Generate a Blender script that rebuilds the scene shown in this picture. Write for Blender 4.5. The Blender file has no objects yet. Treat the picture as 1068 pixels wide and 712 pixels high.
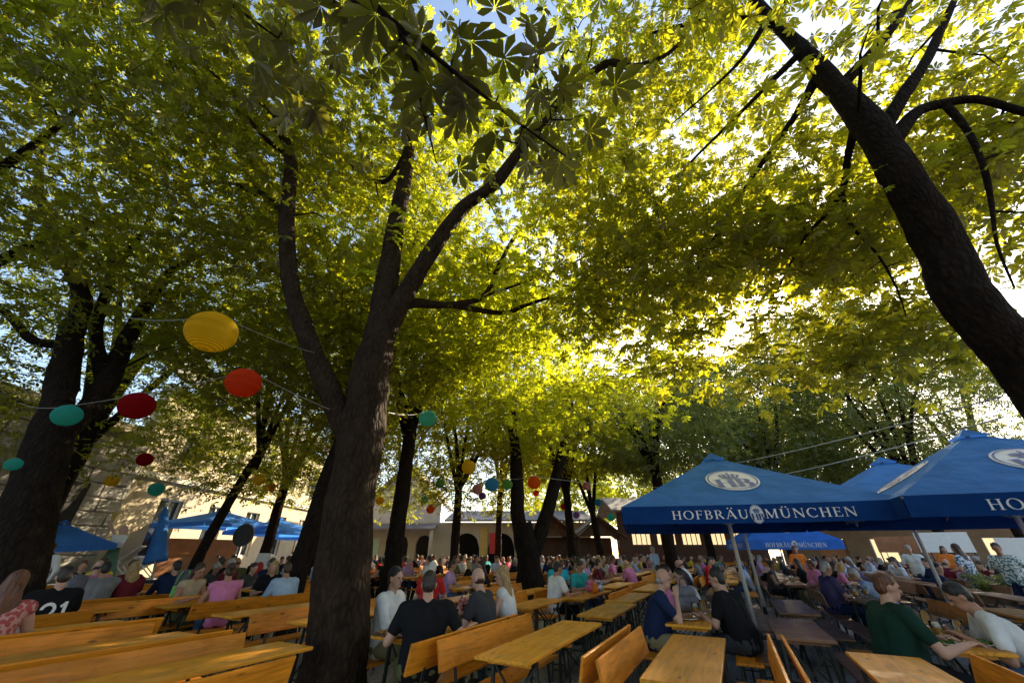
import bpy, bmesh, math, random
import numpy as np
from mathutils import Vector, Matrix, Quaternion
R = math.radians
PI = math.pi
rng = random.Random(7)
nr = np.random.default_rng(11)
scene = bpy.context.scene
COL = scene.collection

# ------------------------------------------------------------------ camera frame
F = 386.0; PITCH = R(29.6); CP = math.cos(PITCH); SP = math.sin(PITCH); EYE = 1.52
def at(px, py, Y):
    """world point seen at photo pixel (px,py), Y metres ahead of the camera"""
    u = px-534.0; v = 356.0-py
    d = Vector((u, F*CP-v*SP, F*SP+v*CP)); k = Y/d.y
    return Vector((d.x*k, Y, EYE+d.z*k))
def pix(p):
    x, y, z = p[0], p[1], p[2]-EYE
    f = y*CP+z*SP; up = -y*SP+z*CP
    return (534+F*x/f, 356-F*up/f) if f > .05 else (-9999, -9999)
RA = R(27.5)
RDX, RDY = math.sin(RA), math.cos(RA)
def W(s, t, z=0.0):
    """row frame: s along the rows of tables, t across them to the right"""
    return Vector((s*RDX+t*RDY, s*RDY-t*RDX, z))

# ------------------------------------------------------------------ materials
def nt(m):
    m.use_nodes = True
    n = m.node_tree; n.nodes.clear()
    out = n.nodes.new('ShaderNodeOutputMaterial')
    return n, out
def ramp(n, stops):
    r = n.nodes.new('ShaderNodeValToRGB'); e = r.color_ramp.elements
    while len(e) < len(stops): e.new(.5)
    for k, (p, c) in zip(e, stops): k.position = p; k.color = (*c, 1)
    return r
def simple(name, col, rough=.6, var=.25, scale=6.0, bump=0.0, bscale=40.0, metal=0.0, stretch=(1, 1, 1), coat=0.0, objrand=0.0, spec=.5):
    m = bpy.data.materials.new(name); n, out = nt(m); L = n.links.new
    b = n.nodes.new('ShaderNodeBsdfPrincipled'); L(b.outputs[0], out.inputs[0])
    b.inputs['Roughness'].default_value = rough; b.inputs['Metallic'].default_value = metal
    b.inputs['Coat Weight'].default_value = coat; b.inputs['Specular IOR Level'].default_value = spec
    tc = n.nodes.new('ShaderNodeTexCoord'); mp = n.nodes.new('ShaderNodeMapping'); mp.inputs['Scale'].default_value = stretch
    L(tc.outputs['Object'], mp.inputs[0])
    no = n.nodes.new('ShaderNodeTexNoise'); no.inputs['Scale'].default_value = scale; no.inputs['Detail'].default_value = 6
    L(mp.outputs[0], no.inputs['Vector'])
    lo = tuple(c*(1-var) for c in col); hi = tuple(min(1, c*(1+var)) for c in col)
    r = ramp(n, [(.3, lo), (.7, hi)]); L(no.outputs[0], r.inputs[0])
    src = r.outputs[0]
    if objrand:
        oi = n.nodes.new('ShaderNodeObjectInfo'); hv = n.nodes.new('ShaderNodeHueSaturation')
        mr = n.nodes.new('ShaderNodeMapRange'); mr.inputs[3].default_value = 1-objrand; mr.inputs[4].default_value = 1+objrand
        L(oi.outputs['Random'], mr.inputs[0]); L(mr.outputs[0], hv.inputs['Value']); L(src, hv.inputs['Color']); src = hv.outputs[0]
    L(src, b.inputs['Base Color'])
    if bump:
        n2 = n.nodes.new('ShaderNodeTexNoise'); n2.inputs['Scale'].default_value = bscale; n2.inputs['Detail'].default_value = 5
        L(mp.outputs[0], n2.inputs['Vector'])
        bp = n.nodes.new('ShaderNodeBump'); bp.inputs['Strength'].default_value = bump; bp.inputs['Distance'].default_value = .02
        L(n2.outputs[0], bp.inputs['Height']); L(bp.outputs[0], b.inputs['Normal'])
    return m

def leaf_mat(name, dif, tra, alt, altamt=.12, mixf=.5):
    m = bpy.data.materials.new(name); n, out = nt(m); L = n.links.new
    ge = n.nodes.new('ShaderNodeNewGeometry')
    tc = n.nodes.new('ShaderNodeTexCoord')
    no = n.nodes.new('ShaderNodeTexNoise'); no.inputs['Scale'].default_value = .55; no.inputs['Detail'].default_value = 3
    L(tc.outputs['Object'], no.inputs['Vector'])
    ad = n.nodes.new('ShaderNodeMath'); ad.operation = 'MULTIPLY_ADD'; ad.inputs[1].default_value = .5; L(ge.outputs['Random Per Island'], ad.inputs[0])
    ad.inputs[2].default_value = -.05
    a2 = n.nodes.new('ShaderNodeMath'); a2.operation = 'ADD'; L(ad.outputs[0], a2.inputs[0])
    hf = n.nodes.new('ShaderNodeMath'); hf.operation = 'MULTIPLY'; hf.inputs[1].default_value = .7; L(no.outputs[0], hf.inputs[0]); L(hf.outputs[0], a2.inputs[1])
    sh = lambda c, k: tuple(min(1, x*k) for x in c)
    rd = ramp(n, [(.15, sh(dif, .65)), (.55, dif), (1-altamt, sh(dif, 1.35)), (1.0, tuple(.35*x for x in alt))]); L(a2.outputs[0], rd.inputs[0])
    rt = ramp(n, [(.15, sh(tra, .6)), (.55, tra), (1-altamt, sh(tra, 1.25)), (1.0, alt)]); L(a2.outputs[0], rt.inputs[0])
    d = n.nodes.new('ShaderNodeBsdfDiffuse'); t = n.nodes.new('ShaderNodeBsdfTranslucent')
    L(rd.outputs[0], d.inputs[0]); L(rt.outputs[0], t.inputs[0])
    mx = n.nodes.new('ShaderNodeMixShader'); mx.inputs[0].default_value = mixf; L(d.outputs[0], mx.inputs[1]); L(t.outputs[0], mx.inputs[2])
    g = n.nodes.new('ShaderNodeBsdfGlossy'); g.inputs['Roughness'].default_value = .42; g.inputs[0].default_value = (1, 1, 1, 1)
    m2 = n.nodes.new('ShaderNodeMixShader'); m2.inputs[0].default_value = .045; L(mx.outputs[0], m2.inputs[1]); L(g.outputs[0], m2.inputs[2])
    L(m2.outputs[0], out.inputs[0])
    return m

def bark_mat(name, col):
    m = bpy.data.materials.new(name); n, out = nt(m); L = n.links.new
    b = n.nodes.new('ShaderNodeBsdfPrincipled'); L(b.outputs[0], out.inputs[0]); b.inputs['Roughness'].default_value = .9; b.inputs['Specular IOR Level'].default_value = .12
    tc = n.nodes.new('ShaderNodeTexCoord'); mp = n.nodes.new('ShaderNodeMapping'); mp.inputs['Scale'].default_value = (7, 7, 3.0)
    L(tc.outputs['Object'], mp.inputs[0])
    no = n.nodes.new('ShaderNodeTexNoise'); no.inputs['Scale'].default_value = 1.2; no.inputs['Detail'].default_value = 9; no.inputs['Distortion'].default_value = .5
    L(mp.outputs[0], no.inputs['Vector'])
    vo = n.nodes.new('ShaderNodeTexVoronoi'); vo.feature = 'DISTANCE_TO_EDGE'; vo.inputs['Scale'].default_value = 2.4
    L(mp.outputs[0], vo.inputs['Vector'])
    mu = n.nodes.new('ShaderNodeMath'); mu.operation = 'MULTIPLY_ADD'; mu.inputs[1].default_value = .8
    L(vo.outputs['Distance'], mu.inputs[0]); L(no.outputs[0], mu.inputs[2])
    r = ramp(n, [(.3, tuple(c*.45 for c in col)), (.6, col), (.9, tuple(c*1.5 for c in col))]); L(mu.outputs[0], r.inputs[0]); L(r.outputs[0], b.inputs['Base Color'])
    bp = n.nodes.new('ShaderNodeBump'); bp.inputs['Strength'].default_value = 1.0; bp.inputs['Distance'].default_value = .06
    L(mu.outputs[0], bp.inputs['Height']); L(bp.outputs[0], b.inputs['Normal'])
    return m

def wood_mat(name, col, rough=.33, coat=.25, axis=(14, 1.3, 14)):
    m = bpy.data.materials.new(name); n, out = nt(m); L = n.links.new
    b = n.nodes.new('ShaderNodeBsdfPrincipled'); L(b.outputs[0], out.inputs[0])
    b.inputs['Coat Weight'].default_value = coat; b.inputs['Coat Roughness'].default_value = .25; b.inputs['Specular IOR Level'].default_value = .3
    tc = n.nodes.new('ShaderNodeTexCoord'); mp = n.nodes.new('ShaderNodeMapping'); mp.inputs['Scale'].default_value = axis
    oi = n.nodes.new('ShaderNodeObjectInfo'); vm = n.nodes.new('ShaderNodeVectorMath'); vm.operation = 'SCALE'; vm.inputs[0].default_value = (7, 13, 5)
    L(oi.outputs['Random'], vm.inputs['Scale']); L(vm.outputs[0], mp.inputs['Location'])
    L(tc.outputs['Object'], mp.inputs[0])
    no = n.nodes.new('ShaderNodeTexNoise'); no.inputs['Scale'].default_value = 1.6; no.inputs['Detail'].default_value = 8; no.inputs['Distortion'].default_value = 1.2
    L(mp.outputs[0], no.inputs['Vector'])
    r = ramp(n, [(.25, tuple(c*.62 for c in col)), (.5, col), (.75, tuple(min(1, c*1.3) for c in col))]); L(no.outputs[0], r.inputs[0])
    # knots
    mk = n.nodes.new('ShaderNodeMapping'); mk.inputs['Scale'].default_value = (9, 2.6, 9); L(tc.outputs['Object'], mk.inputs[0]); L(vm.outputs[0], mk.inputs['Location'])
    vo = n.nodes.new('ShaderNodeTexVoronoi'); vo.inputs['Scale'].default_value = 1.0; L(mk.outputs[0], vo.inputs['Vector'])
    kr = ramp(n, [(.07, (0, 0, 0)), (.14, (1, 1, 1))]); L(vo.outputs['Distance'], kr.inputs[0])
    mxk = n.nodes.new('ShaderNodeMix'); mxk.data_type = 'RGBA'; L(kr.outputs[0], mxk.inputs[0])
    mxk.inputs[6].default_value = (*[c*.35 for c in col], 1); L(r.outputs[0], mxk.inputs[7])
    hv = n.nodes.new('ShaderNodeHueSaturation'); mr = n.nodes.new('ShaderNodeMapRange'); mr.inputs[3].default_value = .74; mr.inputs[4].default_value = 1.15
    L(oi.outputs['Random'], mr.inputs[0]); L(mr.outputs[0], hv.inputs['Value']); L(mxk.outputs[2], hv.inputs['Color']); L(hv.outputs[0], b.inputs['Base Color'])
    n2 = n.nodes.new('ShaderNodeTexNoise'); n2.inputs['Scale'].default_value = 5; n2.inputs['Detail'].default_value = 4; L(tc.outputs['Object'], n2.inputs['Vector'])
    stn = n.nodes.new('ShaderNodeTexNoise'); stn.inputs['Scale'].default_value = 2.2; stn.inputs['Detail'].default_value = 7; stn.inputs['Roughness'].default_value = .7; L(mp.outputs[0], stn.inputs['Vector']) if False else L(tc.outputs['Object'], stn.inputs['Vector'])
    sr = ramp(n, [(.33, (.68, .62, .58)), (.47, (1, 1, 1))]); L(stn.outputs[0], sr.inputs[0])
    smx = n.nodes.new('ShaderNodeMix'); smx.data_type = 'RGBA'; smx.blend_type = 'MULTIPLY'; smx.inputs[0].default_value = 1; L(hv.outputs[0], smx.inputs[6]); L(sr.outputs[0], smx.inputs[7]); L(smx.outputs[2], b.inputs['Base Color'])
    mr2 = n.nodes.new('ShaderNodeMapRange'); mr2.inputs[1].default_value = .3; mr2.inputs[2].default_value = .7; mr2.inputs[3].default_value = rough-.1; mr2.inputs[4].default_value = rough+.18
    L(n2.outputs[0], mr2.inputs[0]); L(mr2.outputs[0], b.inputs['Roughness'])
    bp = n.nodes.new('ShaderNodeBump'); bp.inputs['Strength'].default_value = .12; bp.inputs['Distance'].default_value = .004; L(no.outputs[0], bp.inputs['Height']); L(bp.outputs[0], b.inputs['Normal'])
    return m

def sheet_mat(name, col, tra, mixf=.35, wr=.15, spec=.08, ribs=False):
    """thin cloth or paper that lets light through"""
    m = bpy.data.materials.new(name); n, out = nt(m); L = n.links.new
    d = n.nodes.new('ShaderNodeBsdfPrincipled'); d.inputs['Roughness'].default_value = .85; d.inputs['Specular IOR Level'].default_value = spec
    t = n.nodes.new('ShaderNodeBsdfTranslucent'); t.inputs[0].default_value = (*tra, 1)
    tc = n.nodes.new('ShaderNodeTexCoord'); no = n.nodes.new('ShaderNodeTexNoise'); no.inputs['Scale'].default_value = 3.5; no.inputs['Detail'].default_value = 5
    L(tc.outputs['Object'], no.inputs['Vector'])
    r = ramp(n, [(.3, tuple(c*.85 for c in col)), (.7, tuple(min(1, c*1.12) for c in col))]); L(no.outputs[0], r.inputs[0]); L(r.outputs[0], d.inputs['Base Color'])
    if ribs:                         # wire hoops showing through the paper
        wv = n.nodes.new('ShaderNodeTexWave'); wv.bands_direction = 'Z'; wv.inputs['Scale'].default_value = 7.5; wv.inputs['Distortion'].default_value = .25; L(tc.outputs['Object'], wv.inputs['Vector'])
        rr_ = ramp(n, [(.02, (.55, .55, .55)), (.22, (1, 1, 1))]); L(wv.outputs[1], rr_.inputs[0])
        for sock, src, c_ in ((d.inputs['Base Color'], r.outputs[0], None), (t.inputs[0], None, tra)):
            mm = n.nodes.new('ShaderNodeMix'); mm.data_type = 'RGBA'; mm.blend_type = 'MULTIPLY'; mm.inputs[0].default_value = 1; L(rr_.outputs[0], mm.inputs[7])
            if src is not None: L(src, mm.inputs[6])
            else: mm.inputs[6].default_value = (*c_, 1)
            L(mm.outputs[2], sock)
    bp = n.nodes.new('ShaderNodeBump'); bp.inputs['Strength'].default_value = wr; bp.inputs['Distance'].default_value = .08; L(no.outputs[0], bp.inputs['Height']); L(bp.outputs[0], d.inputs['Normal'])
    mx = n.nodes.new('ShaderNodeMixShader'); mx.inputs[0].default_value = mixf; L(d.outputs[0], mx.inputs[1]); L(t.outputs[0], mx.inputs[2]); L(mx.outputs[0], out.inputs[0])
    return m

def glass_mat(name, col=(1, 1, 1), rough=.02):
    m = bpy.data.materials.new(name); n, out = nt(m)
    b = n.nodes.new('ShaderNodeBsdfPrincipled'); n.links.new(b.outputs[0], out.inputs[0])
    b.inputs['Base Color'].default_value = (*col, 1); b.inputs['Transmission Weight'].default_value = 1; b.inputs['Roughness'].default_value = rough; b.inputs['IOR'].default_value = 1.3
    return m

M = {}
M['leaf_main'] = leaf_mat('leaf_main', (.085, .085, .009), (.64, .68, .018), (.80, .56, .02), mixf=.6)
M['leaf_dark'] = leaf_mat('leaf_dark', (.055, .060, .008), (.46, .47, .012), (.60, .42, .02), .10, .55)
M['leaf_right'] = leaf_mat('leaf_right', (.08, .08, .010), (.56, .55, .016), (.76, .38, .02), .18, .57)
M['leaf_bough'] = leaf_mat('leaf_bough', (.055, .048, .012), (.27, .25, .012), (.45, .24, .02), .15, .5)  # browner, less translucent leaf; its dark colour stands in for backlit silhouettes
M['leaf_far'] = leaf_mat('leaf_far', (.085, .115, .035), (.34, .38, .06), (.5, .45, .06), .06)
M['bark'] = bark_mat('bark', (.032, .020, .0125))
M['bark_dark'] = bark_mat('bark_dark', (.017, .011, .008))
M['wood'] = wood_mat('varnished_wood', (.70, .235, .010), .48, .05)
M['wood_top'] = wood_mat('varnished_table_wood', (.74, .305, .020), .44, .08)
M['wood_dull'] = wood_mat('dull_brown_wood', (.27, .125, .06), .42, .15)  # duller, browner tone than the orange table wood
M['wood_dark'] = wood_mat('dark_timber', (.10, .055, .03), .6, 0, (3, 3, 1))
M['steel'] = simple('painted_steel', (.018, .024, .020), .45, .3, 20)
M['pole'] = simple('grey_pole', (.42, .41, .40), .4, .15, 9, metal=.3)
M['white_pole'] = simple('white_pole', (.66, .64, .60), .45, .1, 9)
M['blue'] = sheet_mat('blue_canvas', (.085, .28, .70), (.08, .28, .8), .32, .5)
M['blue_far'] = sheet_mat('bright_blue_canvas', (.07, .24, .75), (.06, .26, .85), .4, .2)
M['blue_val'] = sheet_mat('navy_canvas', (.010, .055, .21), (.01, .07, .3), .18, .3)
M['white_print'] = simple('white_print', (.78, .78, .76), .6, .04)
M['blue_print'] = simple('blue_print', (.012, .06, .26), .6, .05)
M['ink'] = simple('white_ink', (.80, .80, .80), .7, .03)
M['wire'] = simple('wire', (.25, .24, .22), .6, .1)
M['cream_wire'] = simple('pale_cable', (.55, .53, .48), .5, .1)
M['plaster'] = simple('cream_plaster', (.45, .37, .25), .9, .10, 1.2, .2, 30)
M['plaster_white'] = simple('white_plaster', (.58, .53, .43), .9, .08, 1.2, .2, 30)
M['stone'] = simple('rusticated_stone', (.30, .28, .25), .9, .3, 2.5, .5, 14)
M['stone_light'] = simple('step_stone', (.42, .40, .36), .85, .2, 4, .3, 20)
M['rooftile'] = simple('roof_tile', (.20, .17, .16), .85, .25, 5, .4, 25)
M['roof_wood'] = simple('shingle', (.11, .075, .045), .85, .35, 6, .5, 25)
M['frame_white'] = simple('white_paint', (.75, .74, .70), .5, .05)
M['frame_green'] = simple('green_paint', (.05, .14, .07), .5, .15)
M['pane'] = simple('window_pane', (.03, .035, .04), .08, .2, 2)
M['dark'] = simple('opening_shade', (.015, .013, .012), .9, .2)  # near-black colour standing in for the shade inside openings
M['glass'] = glass_mat('clear_glass', (.96, .98, .98))
M['beer'] = simple('beer', (.62, .30, .03), .15, .1, spec=.6)
M['foam'] = simple('foam', (.85, .80, .68), .8, .05)
M['red'] = simple('red_paint', (.55, .03, .025), .5, .15)
M['orange'] = simple('orange_fabric', (.75, .20, .03), .7, .15)
M['gold'] = simple('ochre_paint', (.55, .36, .08), .7, .15)
M['canvas_beige'] = simple('deckchair_mesh', (.22, .22, .20), .8, .25, 30)
M['orange_board'] = simple('terracotta_board', (.42, .17, .07), .7, .2, 3)
M['china'] = simple('white_china', (.78, .77, .74), .25, .03)
M['pretzel'] = simple('baked_crust', (.35, .15, .04), .5, .3, 30, .3, 60)
M['salad'] = simple('greens', (.10, .20, .03), .6, .5, 60, .5, 60)
M['bag'] = simple('bag_nylon', (.10, .10, .12), .7, .3, 12, .4, 30)
M['bag_green'] = simple('lime_nylon', (.25, .55, .12), .6, .25, 12, .3, 30)
M['shoe'] = simple('shoe_leather', (.03, .025, .022), .6, .3)
M['eye'] = simple('eye', (.02, .015, .012), .2, .1)
M['lip'] = simple('lip', (.38, .12, .10), .5, .1)

# ------------------------------------------------------------------ object helpers
def obj(name, verts, faces, mat=None, parent=None, smooth=False, loc=None):
    me = bpy.data.meshes.new(name); me.from_pydata([tuple(v) for v in verts], [], faces); me.update()
    return link(name, me, mat, parent, smooth, loc)
def link(name, me, mat=None, parent=None, smooth=False, loc=None):
    if mat is not None and not len(me.materials): me.materials.append(mat)
    if smooth: me.polygons.foreach_set('use_smooth', [True]*len(me.polygons))
    o = bpy.data.objects.new(name, me); COL.objects.link(o)
    if parent is not None: o.parent = parent
    if loc is not None: o.location = loc
    return o
def tag(o, label, cat, group=None, kind=None):
    if label: o['label'] = label
    if cat: o['category'] = cat
    if group: o['group'] = group
    if kind: o['kind'] = kind
    return o
def thing(name, label, cat, loc=(0, 0, 0), rz=0.0, group=None):
    o = bpy.data.objects.new(name, None); COL.objects.link(o); o.location = loc; o.rotation_euler = (0, 0, rz); o.empty_display_size = .1
    return tag(o, label, cat, group)
def struct(name, verts, faces, mat):
    o = obj(name, verts, faces, mat); o['kind'] = 'structure'; return o
def copy_tree(o, parent=None):
    c = o.copy(); COL.objects.link(c); c.parent = parent
    for ch in list(o.children): copy_tree(ch, c)
    return c

class MB:
    """collects simple solids for ONE mesh"""
    def __init__(s): s.v = []; s.f = []
    def add(s, vs, fs):
        k = len(s.v); s.v += [Vector(v) for v in vs]; s.f += [tuple(i+k for i in f) for f in fs]; return s
    def box(s, x0, x1, y0, y1, z0, z1, c=0.0):
        if c <= 0:
            vs = [(x, y, z) for z in (z0, z1) for y in (y0, y1) for x in (x0, x1)]
            return s.add(vs, [(0, 2, 3, 1), (4, 5, 7, 6), (0, 1, 5, 4), (2, 6, 7, 3), (0, 4, 6, 2), (1, 3, 7, 5)])
        bm = bmesh.new(); bmesh.ops.create_cube(bm, size=1)
        for v in bm.verts:
            v.co = Vector(((x0+x1)/2+v.co.x*(x1-x0), (y0+y1)/2+v.co.y*(y1-y0), (z0+z1)/2+v.co.z*(z1-z0)))
        bmesh.ops.bevel(bm, geom=bm.edges[:], offset=c, segments=2, affect='EDGES', profile=.5)
        bm.verts.index_update()
        s.add([v.co.copy() for v in bm.verts], [tuple(v.index for v in f.verts) for f in bm.faces]); bm.free(); return s
    def tube(s, pts, rad, n=8, cap=True):
        pts = [Vector(p) for p in pts]
        rad = rad if hasattr(rad, '__len__') else [rad]*len(pts)
        rings = []; ref = None
        for i, p in enumerate(pts):
            d = (pts[min(i+1, len(pts)-1)]-pts[max(i-1, 0)])
            if d.length < 1e-9: d = Vector((0, 0, 1))
            d.normalize()
            if ref is None: ref = d.orthogonal().normalized()
            ref = (ref-d*ref.dot(d))
            ref = ref.normalized() if ref.length > 1e-6 else d.orthogonal().normalized()
            b = d.cross(ref); rings.append([p+(ref*math.cos(2*PI*k/n)+b*math.sin(2*PI*k/n))*rad[i] for k in range(n)])
        vs = [v for r in rings for v in r]; fs = []
        for i in range(len(pts)-1):
            for k in range(n):
                fs.append((i*n+k, i*n+(k+1) % n, (i+1)*n+(k+1) % n, (i+1)*n+k))
        if cap: fs.append(tuple(range(n))[::-1]); fs.append(tuple((len(pts)-1)*n+k for k in range(n)))
        return s.add(vs, fs)
    def bar(s, p, q, w, h):
        """square bar from p to q"""
        p = Vector(p); q = Vector(q); d = (q-p).normalized(); up = Vector((0, 0, 1)) if abs(d.z) < .95 else Vector((1, 0, 0))
        a = d.cross(up).normalized()*w/2; b = a.cross(d).normalized()*h/2
        return s.add([p-a-b, p+a-b, p+a+b, p-a+b, q-a-b, q+a-b, q+a+b, q-a+b], [(0, 3, 2, 1), (4, 5, 6, 7), (0, 1, 5, 4), (1, 2, 6, 5), (2, 3, 7, 6), (3, 0, 4, 7)])
    def lathe(s, prof, n=16, c=(0, 0, 0)):
        c = Vector(c); vs = []; fs = []
        for r, z in prof: vs += [c+Vector((r*math.cos(2*PI*k/n), r*math.sin(2*PI*k/n), z)) for k in range(n)]
        for i in range(len(prof)-1):
            for k in range(n): fs.append((i*n+k, i*n+(k+1) % n, (i+1)*n+(k+1) % n, (i+1)*n+k))
        return s.add(vs, fs)
    def ell(s, c, r, n=12, m=8, rot=None):
        c = Vector(c); vs = []; fs = []
        for i in range(m+1):
            th = PI*i/m
            for k in range(n):
                p = Vector((r[0]*math.sin(th)*math.cos(2*PI*k/n), r[1]*math.sin(th)*math.sin(2*PI*k/n), r[2]*math.cos(th)))
                vs.append(c+(rot @ p if rot else p))
        for i in range(m):
            for k in range(n): fs.append((i*n+k, (i+1)*n+k, (i+1)*n+(k+1) % n, i*n+(k+1) % n))
        return s.add(vs, fs)
    def cap(s, p, r0, q, r1, n=10):
        """tapered capsule"""
        p = Vector(p); q = Vector(q); d = q-p; l = d.length
        d = d/l if l > 1e-6 else Vector((0, 0, 1)); a = d.orthogonal().normalized(); b = d.cross(a); prof = []
        for i in range(5): th = PI/2*i/4; prof.append((r0*max(.02, math.sin(th)), -r0*math.cos(th)))
        for i in range(5): th = PI/2*i/4; prof.append((r1*max(.02, math.cos(th)), l+r1*math.sin(th)))
        vs = []; fs = []
        for r, h in prof: vs += [p+d*h+(a*math.cos(2*PI*k/n)+b*math.sin(2*PI*k/n))*r for k in range(n)]
        for i in range(len(prof)-1):
            for k in range(n): fs.append((i*n+k, i*n+(k+1) % n, (i+1)*n+(k+1) % n, (i+1)*n+k))
        fs.append(tuple(range(n))[::-1]); fs.append(tuple((len(prof)-1)*n+k for k in range(n)))
        return s.add(vs, fs)
    def mesh(s, name):
        me = bpy.data.meshes.new(name); me.from_pydata([tuple(v) for v in s.v], [], s.f); me.update(); return me
    def build(s, name, mat, parent=None, smooth=False, loc=None): return link(name, s.mesh(name), mat, parent, smooth, loc)
def auto_smooth(o, ang=40):
    me = o.data; me.polygons.foreach_set('use_smooth', [True]*len(me.polygons)); me.set_sharp_from_angle(angle=R(ang)); return o

# ------------------------------------------------------------------ world, sun, camera
SUN_EL, SUN_AZ = R(27), R(38.5)          # azimuth clockwise from +Y (ahead) towards +X
w = bpy.data.worlds.new('World'); scene.world = w; w.use_nodes = True
bg = w.node_tree.nodes['Background']; sk = w.node_tree.nodes.new('ShaderNodeTexSky'); sk.sky_type = 'NISHITA'; sk.sun_disc = False
sk.sun_elevation = SUN_EL; sk.sun_rotation = SUN_AZ; sk.dust_density = 1.5; sk.air_density = 1.0; sk.ozone_density = .3
w.node_tree.links.new(sk.outputs[0], bg.inputs[0]); bg.inputs[1].default_value = .115
sd = bpy.data.lights.new('sun', 'SUN'); sd.energy = 5.0; sd.angle = R(.5); sd.color = (1, .84, .58)
so = bpy.data.objects.new('sun', sd); COL.objects.link(so)
sdir = Vector((math.sin(SUN_AZ)*math.cos(SUN_EL), math.cos(SUN_AZ)*math.cos(SUN_EL), math.sin(SUN_EL)))
so.rotation_euler = sdir.to_track_quat('Z', 'Y').to_euler(); so.location = sdir*60
cd = bpy.data.cameras.new('camera'); cam = bpy.data.objects.new('camera', cd); COL.objects.link(cam)
cd.sensor_width = 36; cd.lens = 36*F/1068; cd.clip_end = 2000; cd.clip_start = .05
cam.location = (0, 0, EYE); cam.rotation_euler = (PI/2+PITCH, 0, 0); scene.camera = cam
scene.view_settings.view_transform = 'Standard'; scene.view_settings.look = 'None'; scene.view_settings.exposure = 1.75; scene.view_settings.gamma = 1
cy = scene.cycles; cy.max_bounces = 7; cy.diffuse_bounces = 3; cy.transmission_bounces = 6; cy.glossy_bounces = 3; cy.transparent_max_bounces = 6
cy.use_denoising = True
try: cy.denoiser = 'OPENIMAGEDENOISE'
except Exception: pass
cy.sample_clamp_indirect = 6

# ------------------------------------------------------------------ trees
def leaf_tmpl(k, detail=True):
    """palmate chestnut leaf of k leaflets; returns verts, quads"""
    vs = []; fs = []
    for i in range(k):
        f = i/(k-1)*2-1 if k > 1 else 0
        a = f*R(118); L = 1.0-.38*abs(f)**1.3
        ca, sa = math.cos(a), math.sin(a)
        def P(r, wd, z=0): return (ca*r*L-sa*wd*L, sa*r*L+ca*wd*L, z-.30*(r*L)**2)
        b = len(vs)
        vs += [P(.03, 0), P(.40, .12, .045), P(.72, .185, .05), P(1.0, 0), P(.72, -.185, .05), P(.40, -.12, .045)]
        fs += [(b, b+3, b+2, b+1), (b, b+5, b+4, b+3)]
    return np.array(vs, np.float32), np.array(fs, np.int32)
T7, T5 = leaf_tmpl(7), leaf_tmpl(5)
def leaves_mesh(name, cen, nrm, size, tmpl, outward=None, twigs=None):
    tv, tf = tmpl; N = len(cen)
    nz = nrm/np.linalg.norm(nrm, axis=1, keepdims=True)
    ra = nr.normal(size=(N, 3)) if outward is None else outward+nr.normal(size=(N, 3))*.5
    ex = ra-nz*(ra*nz).sum(1, keepdims=True); ex /= np.linalg.norm(ex, axis=1, keepdims=True)+1e-9
    ey = np.cross(nz, ex)
    sz = size[:, None, None]
    droop = nr.uniform(.3, 1.8, size=(N, 1, 1))
    V = cen[:, None, :]+sz*(tv[None, :, 0:1]*ex[:, None, :]+tv[None, :, 1:2]*ey[:, None, :]+tv[None, :, 2:3]*droop*nz[:, None, :])
    V = V.reshape(-1, 3).astype(np.float32)
    Fc = (tf[None]+(np.arange(N)*len(tv))[:, None, None]).reshape(-1, 4).astype(np.int32)
    if twigs is not None:            # twig tubes are all quads too
        k = len(V); V = np.concatenate([V, np.array([v[:] for v in twigs.v], np.float32)]); Fc = np.concatenate([Fc, np.array(twigs.f, np.int32)+k])
    me = bpy.data.meshes.new(name); me.vertices.add(len(V)); me.vertices.foreach_set('co', V.ravel())
    me.loops.add(Fc.size); me.loops.foreach_set('vertex_index', Fc.ravel())
    me.polygons.add(len(Fc)); me.polygons.foreach_set('loop_start', np.arange(0, Fc.size, 4, dtype=np.int32))
    me.update(calc_edges=True); return me

def catmull(pts, rad, sub):
    P = [Vector(p) for p in pts]; o = []; r = []
    for i in range(len(P)-1):
        p0 = P[max(i-1, 0)]; p1 = P[i]; p2 = P[i+1]; p3 = P[min(i+2, len(P)-1)]
        for k in range(sub):
            t = k/sub; o.append(.5*((2*p1)+(p2-p0)*t+(2*p0-5*p1+4*p2-p3)*t*t+(3*p1-p0-3*p2+p3)*t**3)); r.append(rad[i]*(1-t)+rad[i+1]*t)
    o.append(P[-1]); r.append(rad[-1]); return o, r

from mathutils import noise as mnoise
def limb(mb, pts, rad, n=12, sub=5, rough=.10, flare=False):
    P, r = catmull(pts, rad, sub); k0 = len(mb.v)
    mb.tube(P, r, n)
    for i in range(len(P)):
        for k in range(n):
            v = mb.v[k0+i*n+k]; c = P[i]; d = v-c
            q = mnoise.noise(v*2.0)*rough*1.5+mnoise.noise(v*6)*rough*.8
            if flare:
                fl = max(0, 1-(v.z)/.9); q += fl*fl*(.24+.22*math.sin(k/n*2*PI*3+1))
            mb.v[k0+i*n+k] = c+d*(1+q)
    return P, r

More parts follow.
